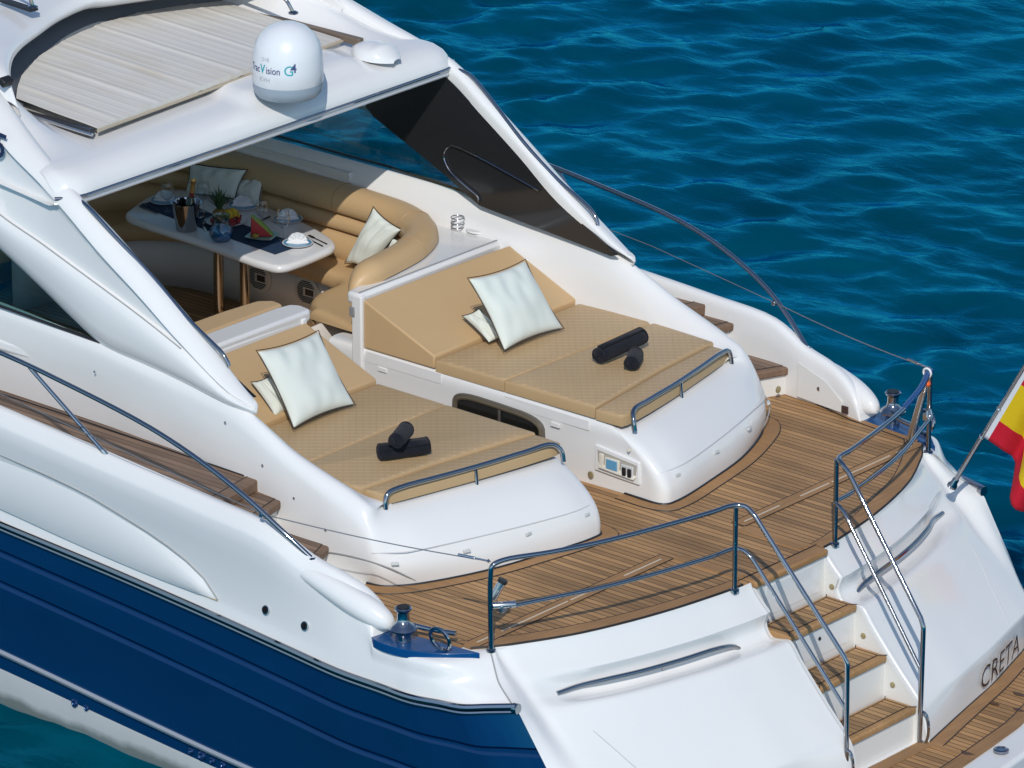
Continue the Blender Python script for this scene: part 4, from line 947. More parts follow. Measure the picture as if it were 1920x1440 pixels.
# side-deck rails
SR = cr([V(-12, 2.2, 1.55), V(-8, 2.5, 1.25), V(-6, 2.57, 1.17), V(-4.4, 2.575, 1.125), V(-3.75, 2.585, 1.06), V(-2.98, 2.60, .948), V(-2.57, 2.59, .83), V(-2.2, 2.56, .665), V(-1.96, 2.52, .51), V(-1.746, 2.46, .345)], 5)
srs = both('side_rail', MB().tube(SR, .0165, 10), CHROME)
for s_, sg in zip(srs, (1, -1)):
    part('rail_brace', MB().tube([V(-4.04, 2.58 * sg, 1.085), V(-3.50, 2.455 * sg, .59)], .0135, 8), CHROME, s_)
    part('brace_foot', MB().tube([V(-3.53, 2.462 * sg, .62), V(-3.50, 2.455 * sg, .59)], .017, 8), STEEL, s_)
    part('rail_foot', MB().lathe([(.03, 0), (.03, .006), (.018, .012)], (-1.75, 2.46 * sg, .352), 12), CHROME, s_)
    # guard wire from rail to stern post
    a_, b_ = V(-2.09, 2.535 * sg, .58), V(-.535, 2.2 * sg, .575)
    wire = [lerp(a_, b_, k / 8) - V(0, 0, .02 * math.sin(math.pi * k / 8)) for k in range(9)]
    wr = part('guard_wire', MB().tube(wire, .0035, 6), WIREM)
    part('wire_turnbuckle', MB().tube([lerp(a_, b_, .86), lerp(a_, b_, .93)], .010, 8), STEEL, wr)
    part('wire_fork', MB().tube([lerp(a_, b_, .93), lerp(a_, b_, .99)], .006, 6).lathe([(.0, -.014), (.014, 0), (0, .014)], lerp(a_, b_, .99), 8), STEEL, wr)
    part('wire_clip', MB().box(a_, (.03, .05, .03)), STEEL, wr, bevel=.004)
    part('guard_wire', MB().tube([a_, V(-3.2, 2.58 * sg, .72), V(-4.6, 2.56 * sg, .86), V(-8, 2.5 * sg, .95)], .003, 6), WIREM)
# sun-pad grab rails
for sg in (1, -1):
    P = [V(-1.55, .355, .43), V(-1.565, .36, .50), V(-1.60, .40, .545), V(-1.645, .62, .548), V(-1.70, .95, .548), V(-1.765, 1.28, .55), V(-1.835, 1.60, .55), V(-1.85, 1.69, .535), V(-1.85, 1.715, .49), V(-1.846, 1.72, .44)]
    P = [V(p.x + .035, p.y * sg, p.z) for p in P]
    r1 = part('sunpad_rail', MB().tube(cr(P, 4), .0165, 10), CHROME)
    part('rail_post', MB().tube([V(-1.665, 1.02 * sg, .42), V(-1.678, 1.02 * sg, .548)], .012, 8), CHROME, r1)
# --- bollards and fairleads on the corner plates
for sg in (1, -1):
    c = V(-1.02, 2.45 * sg, .004)
    part('mooring_bollard', MB().lathe([(.05, 0), (.05, .015), (.045, .04), (.05, .055), (.085, .075), (.088, .085), (.07, .105), (.045, .125), (.038, .15), (.038, .19), (.052, .205), (.055, .215), (.048, .222), (0, .223)], c, 28), CHROME)
    part('bollard_cap', MB().lathe([(.040, .2235), (.040, .2265), (0, .2268)], c, 24), BLACK)
    c2 = V(-.74, 2.43 * sg, .085)
    rg = [c2 + V(.075 * math.cos(a), .02 * math.sin(a) * sg, .075 * math.sin(a)) for a in [k / 20 * 2 * math.pi for k in range(20)]]
    part('fairlead', MB().tube(rg, .013, 8, closed=True), CHROME)
    lv = part('fairlead_bar', MB().tube(cr([V(-1.0, 2.40 * sg, .10), V(-.88, 2.35 * sg, .085), V(-.72, 2.31 * sg, .09)], 4), .016, 10), CHROME)
# --- cockpit: floor, aft shelf, settee base, speakers
part('cockpit_sole', MB().box((-5.6, -.1, -.01), (3.6, 3.3, .02)), TEAKT, smooth=0)
sill = [V(-3.80, .262, .78), V(-3.80, 1.72, .78), V(-3.84, 1.86, .80), V(-5.6, 1.9, .9), V(-5.6, 1.66, .86), V(-4.55, 1.64, .78), V(-4.25, 1.35, .78), V(-4.10, .9, .78), V(-3.96, .45, .78), V(-3.93, .272, .78)]
shelf = MB(); shelf.prism([V(p.x, p.y, .765) for p in sill], (0, 0, .085))
for i in (3, 4): pass
both('cockpit_shelf', shelf, WHITE, bevel=.025, segs=3)
both('shelf_groove', MB().box((-3.835, 1.0, .852), (.012, 1.42, .006)), SEAMGREY)
both('cockpit_post', MB().box((-3.835, .288, .41), (.09, .05, .86)), WHITE, bevel=.012, segs=3)
part('shelf_socket', MB().box((-3.87, .270, .72), (.045, .03, .07)), GREY, bevel=.006)
part('gangway_step', MB().box((-4.4, .35, .10), (.85, 1.25, .2)), WHITE, bevel=.02)
# cockpit lining port and starboard, bulkhead to the saloon
both('cockpit_lining', MB().box((-6.9, 1.74, .52), (3.4, .05, 1.02)), WHITE2)
part('saloon_bulkhead', MB().box((-7.65, -.2, .9), (.08, 3.4, 1.9)), WHITE2)
# cup holders (three steel rings each) and hatch button on the starboard shelf
hc = U(858, 427, z=.87)
for k, zz in enumerate((.008, .034, .075)):
    part('cup_holder_ring', MB().tube([hc + V(.045 * math.cos(a), .045 * math.sin(a), zz) for a in [j / 24 * 2 * math.pi for j in range(24)]], .004, 6, closed=True), CHROME)
hk = U(900, 430, z=.865); hm = part('shelf_hatch', MB().lathe([(.10, 0), (.097, .010), (.08, .014), (0, .015)], hk, 28), WHITE)
part('hatch_handle', MB().box(hk + V(-.02, 0, .016), (.06, .05, .008), Matrix.Rotation(.6, 3, 'Z')), GREY, hm, bevel=.004)
bpath = cr([V(-7.0, .2, 0), V(-6.93, .75, 0), V(-6.80, 1.08, 0), V(-6.55, 1.32, 0), V(-6.2, 1.40, 0), V(-5.6, 1.385, 0), V(-5.0, 1.37, 0), V(-4.70, 1.28, 0), V(-4.55, 1.05, 0), V(-4.48, .7, 0), V(-4.46, .32, 0)], 5)
part('settee_base', MB().grid([[p, p + V(0, 0, .40)] for p in bpath]), mat('settee_base_white', (.80, .76, .70), .4), smooth=60, solid=.02)
for x in (-5.29, -5.745):
    c = V(x, 1.372, .235)
    sp = part('speaker', MB().lathe([(.115, 0), (.115, .010), (.10, .016), (0, .016)], c, 32, (0, -1, 0)), CREAM)
    gr_ = MB()
    for k in range(13):
        zz = -.075 + .0125 * k; ww = math.sqrt(max(0, .085 ** 2 - zz ** 2)) * 2
        if abs(zz) < .03:
            gr_.box(c + V(-.055 - .0, -.018, zz), (max(.01, ww / 2 - .03), .004, .0055)); 
        else: gr_.box(c + V(0, -.018, zz), (ww, .004, .0055))
    part('speaker_slots', gr_, BLACK, sp)
    part('speaker_badge', MB().box(c + V(.03, -.018, 0), (.075, .006, .045)), mat('speaker_dark', (.05, .04, .035), .3), sp, bevel=.012, segs=3)
# port side: low coaming ahead of the port pad

# ================================================================== THINGS ON BOARD
# --- corner settee
st = thing('corner_settee', 'tan vinyl wraparound settee with rolled backrest behind the dining table', 'settee', V(-5.6, 1.4, .40))
fpath = [V(-7.05, .15, 0), V(-6.88, .72, 0), V(-6.74, 1.02, 0), V(-6.50, 1.24, 0), V(-6.2, 1.32, 0), V(-5.6, 1.30, 0), V(-5.05, 1.27, 0), V(-4.86, 1.22, 0), V(-4.79, 1.14, 0), V(-4.765, .90, 0), V(-4.70, .77, 0), V(-4.58, .67, 0)]
kpath = [V(-7.45, .15, 0), V(-7.38, .8, 0), V(-7.22, 1.28, 0), V(-6.85, 1.60, 0), V(-6.35, 1.70, 0), V(-5.6, 1.70, 0), V(-4.95, 1.69, 0), V(-4.52, 1.63, 0), V(-4.20, 1.42, 0), V(-4.10, 1.18, 0), V(-4.07, .90, 0), V(-4.06, .57, 0)]
kpathb = kpath[:-4] + [V(-4.21, 1.44, 0), V(-4.02, 1.10, 0), V(-3.945, .75, 0), V(-3.90, .36, 0)]
F5 = cr(fpath, 6); K5 = cr(kpath, 6)
seat = []
for f, k in zip(F5, K5):
    d = (k - f)
    seat.append([f + V(0, 0, .36) + d * .03, f + V(0, 0, .38), f + V(0, 0, .44) - d * .01, f + V(0, 0, .475) + d * .04, f + V(0, 0, .485) + d * .14, f + V(0, 0, .483) + d * .5, f + V(0, 0, .478) + d * .98])
ow = V(-.2, -1, 0).normalized()
for dd, kk in ((.022, .90), (.038, .70), (.044, .35)): seat.append([V(p.x, p.y, .425 + (p.z - .425) * kk) + ow * dd for p in seat[len(F5) - 1]])
sm = MB().grid(refine(seat, 1, 2)); n_ = len(sm.v) // len(seat); sm.f.append(list(range(n_)))
sm.f.append([len(sm.v) - n_ + k for k in range(n_)][::-1])
part('seat', sm, TAN, st, smooth=50)
prof = [(.20, .47), (.225, .53), (.21, .60), (.18, .648), (.14, .664), (.175, .682), (.185, .72), (.165, .768), (.125, .782), (.165, .80), (.185, .85), (.175, .91), (.135, .955), (.07, .975), (.0, .962), (-.045, .92), (-.055, .86)]
K6 = cr(kpathb, 8); bk = []
for i, k in enumerate(K6):
    a = K6[max(0, i - 1)]; b = K6[min(len(K6) - 1, i + 1)]; t = (b - a).normalized(); n = V(t.y, -t.x, 0)
    if n.dot(V(-5.6, .6, 0) - k) < 0: n = -n
    s = min(1, (len(K6) - 1 - i) / 5); s = math.sqrt(max(0.0, 1 - (1 - s) ** 2))
    sh_ = max(0, 1 - (len(K6) - 1 - i) / 9)
    bk.append([k + n * (lerp(.075, o_, max(.15, s))) + V(0, 0, lerp(.70, z_, max(.15, s))) - t * sh_ * (.95 - z_) * .72 for o_, z_ in prof])
bm_ = MB().grid(refine(bk, 1, 2)); n_ = len(bm_.v) // len(K6); bm_.f.append([len(bm_.v) - n_ + k for k in range(n_)])
part('backrest', bm_, TAN, st, smooth=60)
for i in (len(K6) - 44, len(K6) - 30, len(K6) - 17):
    row = cr(bk[i], 3); part('backrest_seam', MB().tube([p + V(0, 0, .001) for p in row[20:]], .0035, 5), mat('seam_tan', (.36, .23, .11), .5), st)
st2 = thing('coaming_bench', 'low tan padded bench top with white backrest strip ahead of the near sun pad', 'bench', V(-4.0, -.7, .3))
bp = [V(-4.03, -.235, .80), V(-4.13, -.22, .80), V(-4.21, -.30, .80), V(-4.24, -.6, .80), V(-4.26, -1.7, .80), V(-4.03, -1.7, .80)]
part('seat_cushion', MB().prism(bp, (0, 0, .075)), TAN, st2, bevel=.025, segs=4)
part('bench_base', MB().box((-4.13, -.98, .55), (.2, 1.4, .5)), WHITE2, st2, bevel=.02)
wp = [V(-3.80, -.24, .80), V(-3.82, -.20, .80), V(-3.92, -.185, .80), V(-3.985, -.22, .80), V(-4.01, -.34, .80), V(-4.02, -1.72, .80), V(-3.81, -1.72, .80)]
part('back_strip', MB().prism(wp, (0, 0, .08)), WHITE, st2, bevel=.022, segs=4)

# --- sun pads
def sunpad(sg, label):
    t = thing('sun_pad', label, 'sun pad', V(-2.6, 1.0 * sg, .46), 'sun pads on the aft mouldings')
    def Y(P): return [V(p.x, p.y * sg, p.z) for p in P]
    # head wedge
    w_ = MB(); A = [V(-3.79, .283, .475), V(-3.79, .283, .815), V(-3.165, .283, .568), V(-3.165, .283, .478)]
    B = [V(-3.73, 1.80, .475), V(-3.73, 1.80, .838), V(-3.165, 1.80, .572), V(-3.165, 1.80, .478)]
    G = [[lerp(a, b, k / 6) + V(0, 0, .006 * math.sin(math.pi * k / 6) if j in (1, 2) else 0) for j, (a, b) in enumerate(zip(Y(A), Y(B)))] for k in range(7)]
    w_.grid(G, cv=True); w_.f.append([0, 1, 2, 3]); w_.f.append([24 + k for k in (3, 2, 1, 0)])
    part('head_wedge', w_, TAN, t, bevel=.012, segs=3)
    def slab(P, nm, z1=.545, z0=.462):
        P = Y(P); n = len(P)
        ar = sum(P[i].x * P[(i + 1) % n].y - P[(i + 1) % n].x * P[i].y for i in range(n)); sn = 1 if ar > 0 else -1
        N_i = []
        for i in range(n):
            e1 = (P[i] - P[i - 1]).normalized(); e2 = (P[(i + 1) % n] - P[i]).normalized()
            v1 = V(-e1.y, e1.x, 0) * sn; v2 = V(-e2.y, e2.x, 0) * sn; mm = (v1 + v2); N_i.append(mm / max(.5, 1 + v1.dot(v2)))
        G = [[V(p.x, p.y, z0) for p in P], [V(p.x, p.y, z1 - .018) for p in P]]
        for q, dz in ((.003, -.009), (.009, -.003), (.018, 0), (.03, .003)):
            G.append([V(p.x, p.y, z1 + dz) + m_ * q for p, m_ in zip(P, N_i)])
        mb = MB().grid(G, cv=True); mb.f.append([len(mb.v) - n + k for k in range(n)])
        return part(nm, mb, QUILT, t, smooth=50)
    def dens(P, k=5):
        out = []
        for a, b in zip(P, P[1:] + P[:1]): out += [lerp(a, b, i / k) for i in range(k)]
        return out
    slab(dens([V(-3.155, .285, 0), V(-3.155, 1.80, 0), V(-2.535, 1.79, 0), V(-2.565, .290, 0)]), 'mattress')
    slab(dens([V(-2.558, .290, 0), V(-2.528, 1.79, 0), V(-2.46, 1.785, 0), V(-1.99, 1.75, 0), V(-1.93, 1.115, 0), V(-1.80, .298, 0)]), 'mattress')
    aft_ = cr([V(-1.835, 1.715, 0), V(-1.735, 1.28, 0), V(-1.665, .95, 0), V(-1.605, .60, 0), V(-1.575, .36, 0)], 4)
    slab([V(-1.795, .30, 0), V(-1.86, .70, 0), V(-1.923, 1.115, 0), V(-1.95, 1.4, 0), V(-1.983, 1.715, 0)] + aft_ + [V(-1.585, .305, 0), V(-1.69, .30, 0)], 'mattress', .53, .455)
    return t
sunpad(1, 'quilted tan sun pad with raised head wedge beside the shower panel wall')
sunpad(-1, 'quilted tan sun pad with raised head wedge nearest the blue hull side')

# --- pillows
def pillow(name, label, TL, TR, BR, BL, th, cat='pillow', group=None, front=None):
    n = 18; cen = (TL + TR + BR + BL) / 4
    nrm = ((TR - BL).cross(TL - BR)).normalized()
    if nrm.dot(CAM_C - cen) < 0: nrm = -nrm
    seed = random.random() * 50; A = []; Bk = []; edge = {}
    for i in range(n + 1):
        ra = []; rb = []
        for j in range(n + 1):
            u_ = i / n; v_ = j / n; a = 2 * u_ - 1; b = 2 * v_ - 1
            pin = .085 # sides pulled in between the corners
            uu = .5 + a / 2 * (1 - pin * (1 - b * b)); vv = .5 + b / 2 * (1 - pin * (1 - a * a))
            p = TL * (1 - uu) * (1 - vv) + TR * uu * (1 - vv) + BR * uu * vv + BL * (1 - uu) * vv
            bul_ = max(0.0, (1 - a * a) * (1 - b * b)) ** .42
            wr = .022 * noise.noise(V(uu * 3 + seed, vv * 3, 0)) * bul_ + .012 * noise.noise(V(uu * 9 + seed, vv * 3, 2)) * bul_
            # creases run in from the top edge
            cre = .018 * math.sin((uu + .3 * vv) * 26 + seed) * max(0, 1 - vv * 2.2) * min(1, vv * 9) * bul_
            ra.append(p + nrm * (th / 2 * bul_ + wr + cre)); rb.append(p - nrm * (th / 2 * bul_ - wr))
        A.append(ra); Bk.append(rb)
    mb = MB().grid(A).grid(Bk, flip=True)
    root = thing(name, label, cat, V(cen.x, cen.y, min(q.z for q in (TL, TR, BR, BL))), group)
    part('pillow_cover', mb, PILLOW, root, smooth=70, subsurf=1)
    rim = [A[i][0] for i in range(n)] + [A[n][j] for j in range(n)] + [A[n - i][n] for i in range(n)] + [A[0][n - j] for j in range(n)]
    part('piping', MB().tube(rim, .0030, 6, closed=True), PIPING, root)
    return root
PG = 'pale scatter pillows with dark piping'
PZ0 = .575
def pil4(pxs, z0, L1, L2, near=False):
    """corners TL,TR,BR,BL in pixels; bottom edge at height z0"""
    BLp = U(*pxs[3], z=z0); BRp = U(*pxs[2], z=z0)
    TLp = at_dist(*pxs[0], BLp, L1, near); TRp = at_dist(*pxs[1], BRp, L2, near)
    return TLp, TRp, BRp, BLp
a = pil4(((876, 521), (985, 486), (1058, 616), (945, 660)), PZ0, .53, .53)
pillow('scatter_pillow', 'large pale pillow leaning on the far sun pad, over a smaller one', *a, .15, group=PG)
a = pil4(((866, 592), (897, 578), (957, 632), (917, 643)), PZ0, .30, .27)
pillow('scatter_pillow', 'small pale pillow peeping out behind the large one on the far sun pad', *a, .09, group=PG)
a = pil4(((480, 657), (597, 619), (667, 759), (550, 806)), PZ0, .57, .57)
pillow('scatter_pillow', 'large pale pillow leaning on the near sun pad, over a smaller one', *a, .15, group=PG)
a = pil4(((470, 716), (502, 706), (560, 765), (516, 782)), PZ0, .31, .28)
pillow('scatter_pillow', 'small pale pillow peeping out behind the large one on the near sun pad', *a, .09, group=PG)
# settee pillows
def pily(pxs, ys): return [U(*q, y=y) for q, y in zip(pxs, ys)]
a = pil4(((700, 387), (754, 430), (692, 508), (646, 494)), .53, .50, .44, True)
pillow('scatter_pillow', 'white pillow propped in the sunlit corner of the settee', *a, .13, group=PG)
a = pil4(((736, 446), (768, 454), (744, 496), (712, 490)), .60, .24, .22, True)
pillow('scatter_pillow', 'white pillow almost hidden behind the sunlit settee pillow', *a, .08, group=PG)
a = pily(((354, 305), (465, 318), (441, 374), (346, 364)), (1.50, 1.50, 1.40, 1.40))
pillow('scatter_pillow', 'wide shaded pillow against the settee backrest behind the pineapple', *a, .12, group=PG)
a = pily(((436, 334), (497, 332), (486, 388), (428, 386)), (1.55, 1.55, 1.46, 1.46))
pillow('scatter_pillow', 'narrower shaded pillow half behind the wide one on the settee', *a, .10, group=PG)

# --- rolled towels
def towel(name, label, A, B, r, seed, flap=0):
    A = Vector(A); B = Vector(B); ax = (B - A).normalized(); L = (B - A).length
    up_ = V(0, 0, 1); sd_ = ax.cross(up_).normalized(); up_ = sd_.cross(ax).normalized(); G = []
    for i in range(15):
        t = i / 14; row = []
        e = min(t, 1 - t) * L
        rr_ = r * (1 - .22 * max(0, 1 - e / .022) ** 2)
        for k in range(28):
            an = 2 * math.pi * k / 28; nn = 1 + .05 * noise.noise(V(t * 5 + seed, math.cos(an) * 1.5, math.sin(an) * 1.5)) + .02 * noise.noise(V(t * 20 + seed, math.cos(an) * 5, math.sin(an) * 5))
            fl = .90 + .04 * math.cos(3 * an)
            row.append(A + ax * (L * t) + (sd_ * math.cos(an) + up_ * math.sin(an) * fl) * rr_ * nn)
        G.append(row)
    root = thing(name, label, 'towel', (A + B) / 2 - V(0, 0, r), 'rolled dark towels on the sun pads')
    mb = MB().grid(G, cv=True)
    part('towel_roll', mb, TOWEL, root, smooth=70)
    for E, s in ((A, -1), (B, 1)):
        sp = MB(); P = []
        for k in range(70):
            an = k / 69 * 2 * math.pi * 3.6; q = r * (.10 + .78 * k / 69)
            P.append(E + ax * (s * (-.006 + .010 * (1 - k / 69))) + (sd_ * math.cos(an) + up_ * math.sin(an)) * q)
        sp.tube(P, .0105, 6)
        sp.lathe([(r * .86, 0), (r * .5, .002), (0, .002)], E - ax * s * .004, 20, ax * s)
        part('roll_end', sp, TOWEL, root, smooth=60)
    if flap:
        P = [[A + ax * (L * t) + sd_ * (r * 1.04 * math.cos(an)) + up_ * (r * 1.05 * math.sin(an)) for an in (flap, flap - .25, flap - .5, flap - .75)] for t in (.03, .3, .6, .97)]
        part('loose_edge', MB().grid(P), TOWEL, root, solid=.012)
    return root
zp = .548
A, B = U(712, 848, z=zp + .06), U(802, 835, z=zp + .06)
towel('rolled_towel', 'dark towel roll lying under another on the near sun pad', A, B, .060, 3, 1.2)
A, B = U(765, 814, z=zp + .168), U(735, 822, z=zp + .168)
A2 = A + (A - B).normalized() * .02; d_ = V(.42, -.9, 0).normalized(); c_ = U(752, 817, z=zp + .165)
towel('rolled_towel', 'dark towel roll set crosswise on top of another on the near sun pad', c_ + d_ * .10, c_ - d_ * .12, .055, 9, 0)
c_ = U(1160, 662, z=zp + .07)
A, B = U(1122, 668, z=zp + .062), U(1205, 630, z=zp + .085)
towel('rolled_towel', 'dark towel roll lying slantwise at the back of the pair on the far sun pad', A, B, .058, 13, 1.9)
c_ = U(1187, 676, z=zp + .06); d_ = V(.50, -.86, 0).normalized()
towel('rolled_towel', 'short dark towel roll with its spiral end facing out on the far sun pad', c_ + d_ * .06, c_ - d_ * .13, .052, 21, 0)

# --- dining table and what stands on it
TZ = .70
tb = thing('dining_table', 'white rounded cockpit table on two bronze-reflecting steel legs', 'table', V(-5.6, 1.0, 0))
tp = [V(-4.93, .645, 0), V(-5.6, .69, 0), V(-6.36, .745, 0), V(-6.47, .79, 0), V(-6.54, .95, 0), V(-6.61, 1.2, 0), V(-6.57, 1.38, 0), V(-6.45, 1.46, 0), V(-6.0, 1.54, 0), V(-5.62, 1.515, 0), V(-5.2, 1.40, 0), V(-4.97, 1.30, 0), V(-4.895, 1.22, 0), V(-4.865, 1.05, 0), V(-4.855, .80, 0), V(-4.875, .69, 0)]
tpp = cr(tp, 3, True)
cen = sum(tpp, V(0, 0, 0)) / len(tpp)
def ins(d, z): return [V(p.x, p.y, z) + (cen - p).normalized() * d for p in tpp]
tm = MB().grid([ins(.03, TZ - .062), ins(.006, TZ - .05), ins(0, TZ - .032), ins(.004, TZ - .014), ins(.018, TZ - .003), ins(.035, TZ), ins(.3, TZ)], cv=True)
n = len(tpp); tm.f.append(list(range(n))[::-1]); tm.f.append([len(tm.v) - n + k for k in range(n)])
part('tabletop', tm, add_mottle(mat('table_white', (.76, .76, .76), .22, coat=.3), 3, .02), tb, smooth=60)
WARMSTEEL = mat('warm_steel', (.56, .47, .37), .14, metal=1)  # warm tint paints the tan upholstery's reflection into the steel colour
for q in ((410, 520), (459, 515)):
    p = U(*q, y=1.08); part('leg', MB().lathe([(.06, 0), (.055, .012), (.036, .02), (.036, TZ - .08), (.07, TZ - .065), (.07, TZ - .06)], V(p.x, 1.08, 0), 24), WARMSTEEL, tb)
xa, xb = U(410, 520, y=1.08).x, U(459, 515, y=1.08).x
part('leg_rail', MB().tube([V(xa, 1.08, .50), V(xb, 1.08, .50)], .012, 8), CHROME, tb)
RUN = mat('navy_runner_cloth', (.010, .035, .085), .85)
rn = []
for k in range(13):
    x = lerp(-6.50, -5.075, k / 12); rn.append([V(x, lerp(.955, .815, k / 12), TZ + .001), V(x, lerp(.955, .815, k / 12), TZ + .004 + .0012 * math.sin(k)), V(x + .01, lerp(1.21, 1.075, k / 12), TZ + .004), V(x + .01, lerp(1.21, 1.075, k / 12), TZ + .001)])
tag(obj('table_runner', MB().grid(rn, cv=True), RUN), 'navy blue cloth runner lying along the white table', 'table runner')
PLB = mat('plate_blue', (.10, .30, .48), .25, coat=.3); PLW = mat('plate_white', (.75, .76, .77), .25, coat=.3); NAP = add_mottle(mat('white_napkin', (.78, .79, .80), .9), 20, .03)
def place_setting(c, dirn, pl, nl, r=.105):
    rt = thing('dinner_plate', pl, 'plate', c, 'blue and white dinner plates')
    part('plate_body', MB().lathe([(.06, 0), (.065, .003), (r, .015), (r + .001, .018), (r - .004, .0185), (r * .70, .010), (0, .0095)], c, 40), PLW, rt, smooth=60)
    part('blue_glaze', MB().lathe([(r - .008, .0185), (r * .70, .0115), (0, .011)], c, 40), PLB, rt, smooth=60)
    d = Vector(dirn).normalized(); s = V(-d.y, d.x, 0); G = []
    for k in range(15):
        an = math.pi * (k / 14); pl_ = .0035 * (1 if k % 2 else -1)
        tipr = .068 + .010 * math.sin(an)
        G.append([c - d * .005 + V(0, 0, .012) + s * (math.cos(an) * .02), c - d * (pl_ * .7) + s * (math.cos(an) * tipr * .6) + V(0, 0, .014 + math.sin(an) * tipr * .60), c - d * pl_ + d * .008 + s * (math.cos(an) * tipr) + V(0, 0, .014 + math.sin(an) * tipr)])
    # the folded foot in front of the fan
    G2 = [[c + d * (.02 + .025 * (1 - abs(k - 5) / 5)) + s * (.075 * (k - 5) / 5) + V(0, 0, .013), c + d * .004 + s * (.078 * (k - 5) / 5) + V(0, 0, .022 + .02 * (1 - abs(k - 5) / 5))] for k in range(11)]
    nb = MB().grid(G).grid(G2)
    tag(obj('folded_napkin', nb, NAP, smooth=0, solid=.004, at=c + V(0, 0, .012)), nl, 'napkin', 'white fan folded napkins')
vd = V(.65, -.76, 0)
zt = TZ + .001
place_setting(U(558, 459, z=zt), vd, 'sunlit blue plate at the near end of the table', 'bright sunlit fan napkin on the plate at the near end of the table')
place_setting(U(540, 414, z=zt), vd, 'shaded blue plate behind the wine glass in front of the sofa back', 'shaded napkin on the plate just beyond the nearest wine glass')
place_setting(U(455, 389, z=zt), vd, 'shaded blue plate to the right of the pineapple leaves', 'shaded napkin beside the pineapple leaves')
place_setting(U(309, 379, z=zt), vd, 'shaded blue plate at the far end left of the ice bucket', 'shaded napkin behind the wine glass left of the ice bucket')
GLS = bpy.data.materials.new('clear_glass'); GLS.use_nodes = True
t_, b_, N_, L_ = nodes(GLS)
gl = N_('ShaderNodeBsdfGlossy'); gl.inputs['Roughness'].default_value = .02; tr_ = N_('ShaderNodeBsdfTransparent'); tr_.inputs[0].default_value = (.93, .96, .97, 1)
lw = N_('ShaderNodeLayerWeight'); lw.inputs[0].default_value = .25; mr = N_('ShaderNodeMapRange'); mr.inputs['To Min'].default_value = .06; mr.inputs['To Max'].default_value = .75; L_(lw.outputs['Facing'], mr.inputs[0])
mxs = N_('ShaderNodeMixShader'); L_(mr.outputs[0], mxs.inputs[0]); L_(tr_.outputs[0], mxs.inputs[1]); L_(gl.outputs[0], mxs.inputs[2]); L_(mxs.outputs[0], t_.nodes['Material Output'].inputs[0])
def wine_glass(c, label):
    rt = thing('wine_glass', label, 'wine glass', c, 'clear wine glasses')
    part('bowl', MB().lathe([(.006, .085), (.02, .09), (.038, .11), (.047, .14), (.048, .165), (.043, .195), (.038, .215)], c, 28, top=False), GLS, rt, smooth=70)
    part('stem', MB().lathe([(.034, 0), (.034, .002), (.01, .006), (.0045, .015), (.004, .07), (.007, .086)], c, 20), GLS, rt, smooth=70)
wine_glass(U(531, 450, z=zt), 'sunlit-edge wine glass standing nearest the bright end of the table')
wine_glass(U(492, 430, z=zt), 'wine glass standing just behind the watermelon dish')
wine_glass(U(314, 397, z=zt), 'wine glass left of the champagne bucket')
wine_glass(U(382, 397, z=zt), 'wine glass between the champagne bucket and the pineapple leaves')
# champagne in a bucket
cb = U(350, 431, z=zt)
ib = thing('ice_bucket', 'polished steel ice bucket holding a champagne bottle', 'ice bucket', cb)
part('bucket_body', MB().lathe([(.066, 0), (.072, .004), (.098, .19), (.106, .20), (.107, .206), (.098, .204), (.094, .19), (.069, .012), (0, .012)], cb, 40), CHROME, ib, smooth=50)
part('bucket_handle', MB().tube(cr([cb + V(.085, .035, .165), cb + V(.115, .045, .155), cb + V(.115, .045, .11), cb + V(.082, .033, .10)], 5), .006, 8), CHROME, ib)
bo = cb + V(.005, .01, .03); ba = V(.10, .08, 1).normalized()
bt_ = thing('champagne_bottle', 'champagne bottle with gold foil neck standing in the steel bucket', 'bottle', bo)
part('bottle_body', MB().lathe([(.038, 0), (.042, .01), (.042, .12), (.034, .16), (.019, .20), (.017, .215)], bo, 24, ba), mat('bottle_green', (.01, .03, .012), .1, coat=.5), bt_, smooth=60)
part('neck_band', MB().lathe([(.0175, .213), (.0175, .245)], bo, 20, ba), mat('red_band', (.20, .02, .02), .4), bt_)
part('gold_foil', MB().lathe([(.018, .243), (.0165, .29), (.0165, .315), (.0205, .318), (.0205, .332), (.017, .345), (.0, .348)], bo, 20, ba), mat('gold_foil', (.60, .34, .12), .3, metal=.7), bt_, smooth=60)
# blue glass pitcher
pc = U(415, 451, z=zt)
BGL = bpy.data.materials.new('blue_glass'); BGL.use_nodes = True
t_, b_, N_, L_ = nodes(BGL)
gl = N_('ShaderNodeBsdfGlossy'); gl.inputs['Roughness'].default_value = .03; tr_ = N_('ShaderNodeBsdfTransparent'); tr_.inputs[0].default_value = (.36, .66, .80, 1)
lw = N_('ShaderNodeLayerWeight'); lw.inputs[0].default_value = .3; mr = N_('ShaderNodeMapRange'); mr.inputs['To Min'].default_value = .08; mr.inputs['To Max'].default_value = .6; L_(lw.outputs['Facing'], mr.inputs[0])
mxs = N_('ShaderNodeMixShader'); L_(mr.outputs[0], mxs.inputs[0]); L_(tr_.outputs[0], mxs.inputs[1]); L_(gl.outputs[0], mxs.inputs[2]); L_(mxs.outputs[0], t_.nodes['Material Output'].inputs[0])
pt = thing('glass_pitcher', 'round blue glass pitcher half full of water in front of the pineapple', 'pitcher', pc)
part('pitcher_body', MB().lathe([(.05, 0), (.065, .01), (.082, .045), (.084, .07), (.072, .105), (.058, .13), (.053, .15), (.058, .175), (.062, .185)], pc, 32, top=False), BGL, pt, smooth=70)
part('pitcher_water', MB().lathe([(.048, .008), (.063, .016), (.078, .046), (.080, .068), (.074, .088), (0, .088)], pc, 32), mat('blue_water', (.02, .24, .42), .08, coat=.4), pt, smooth=50)
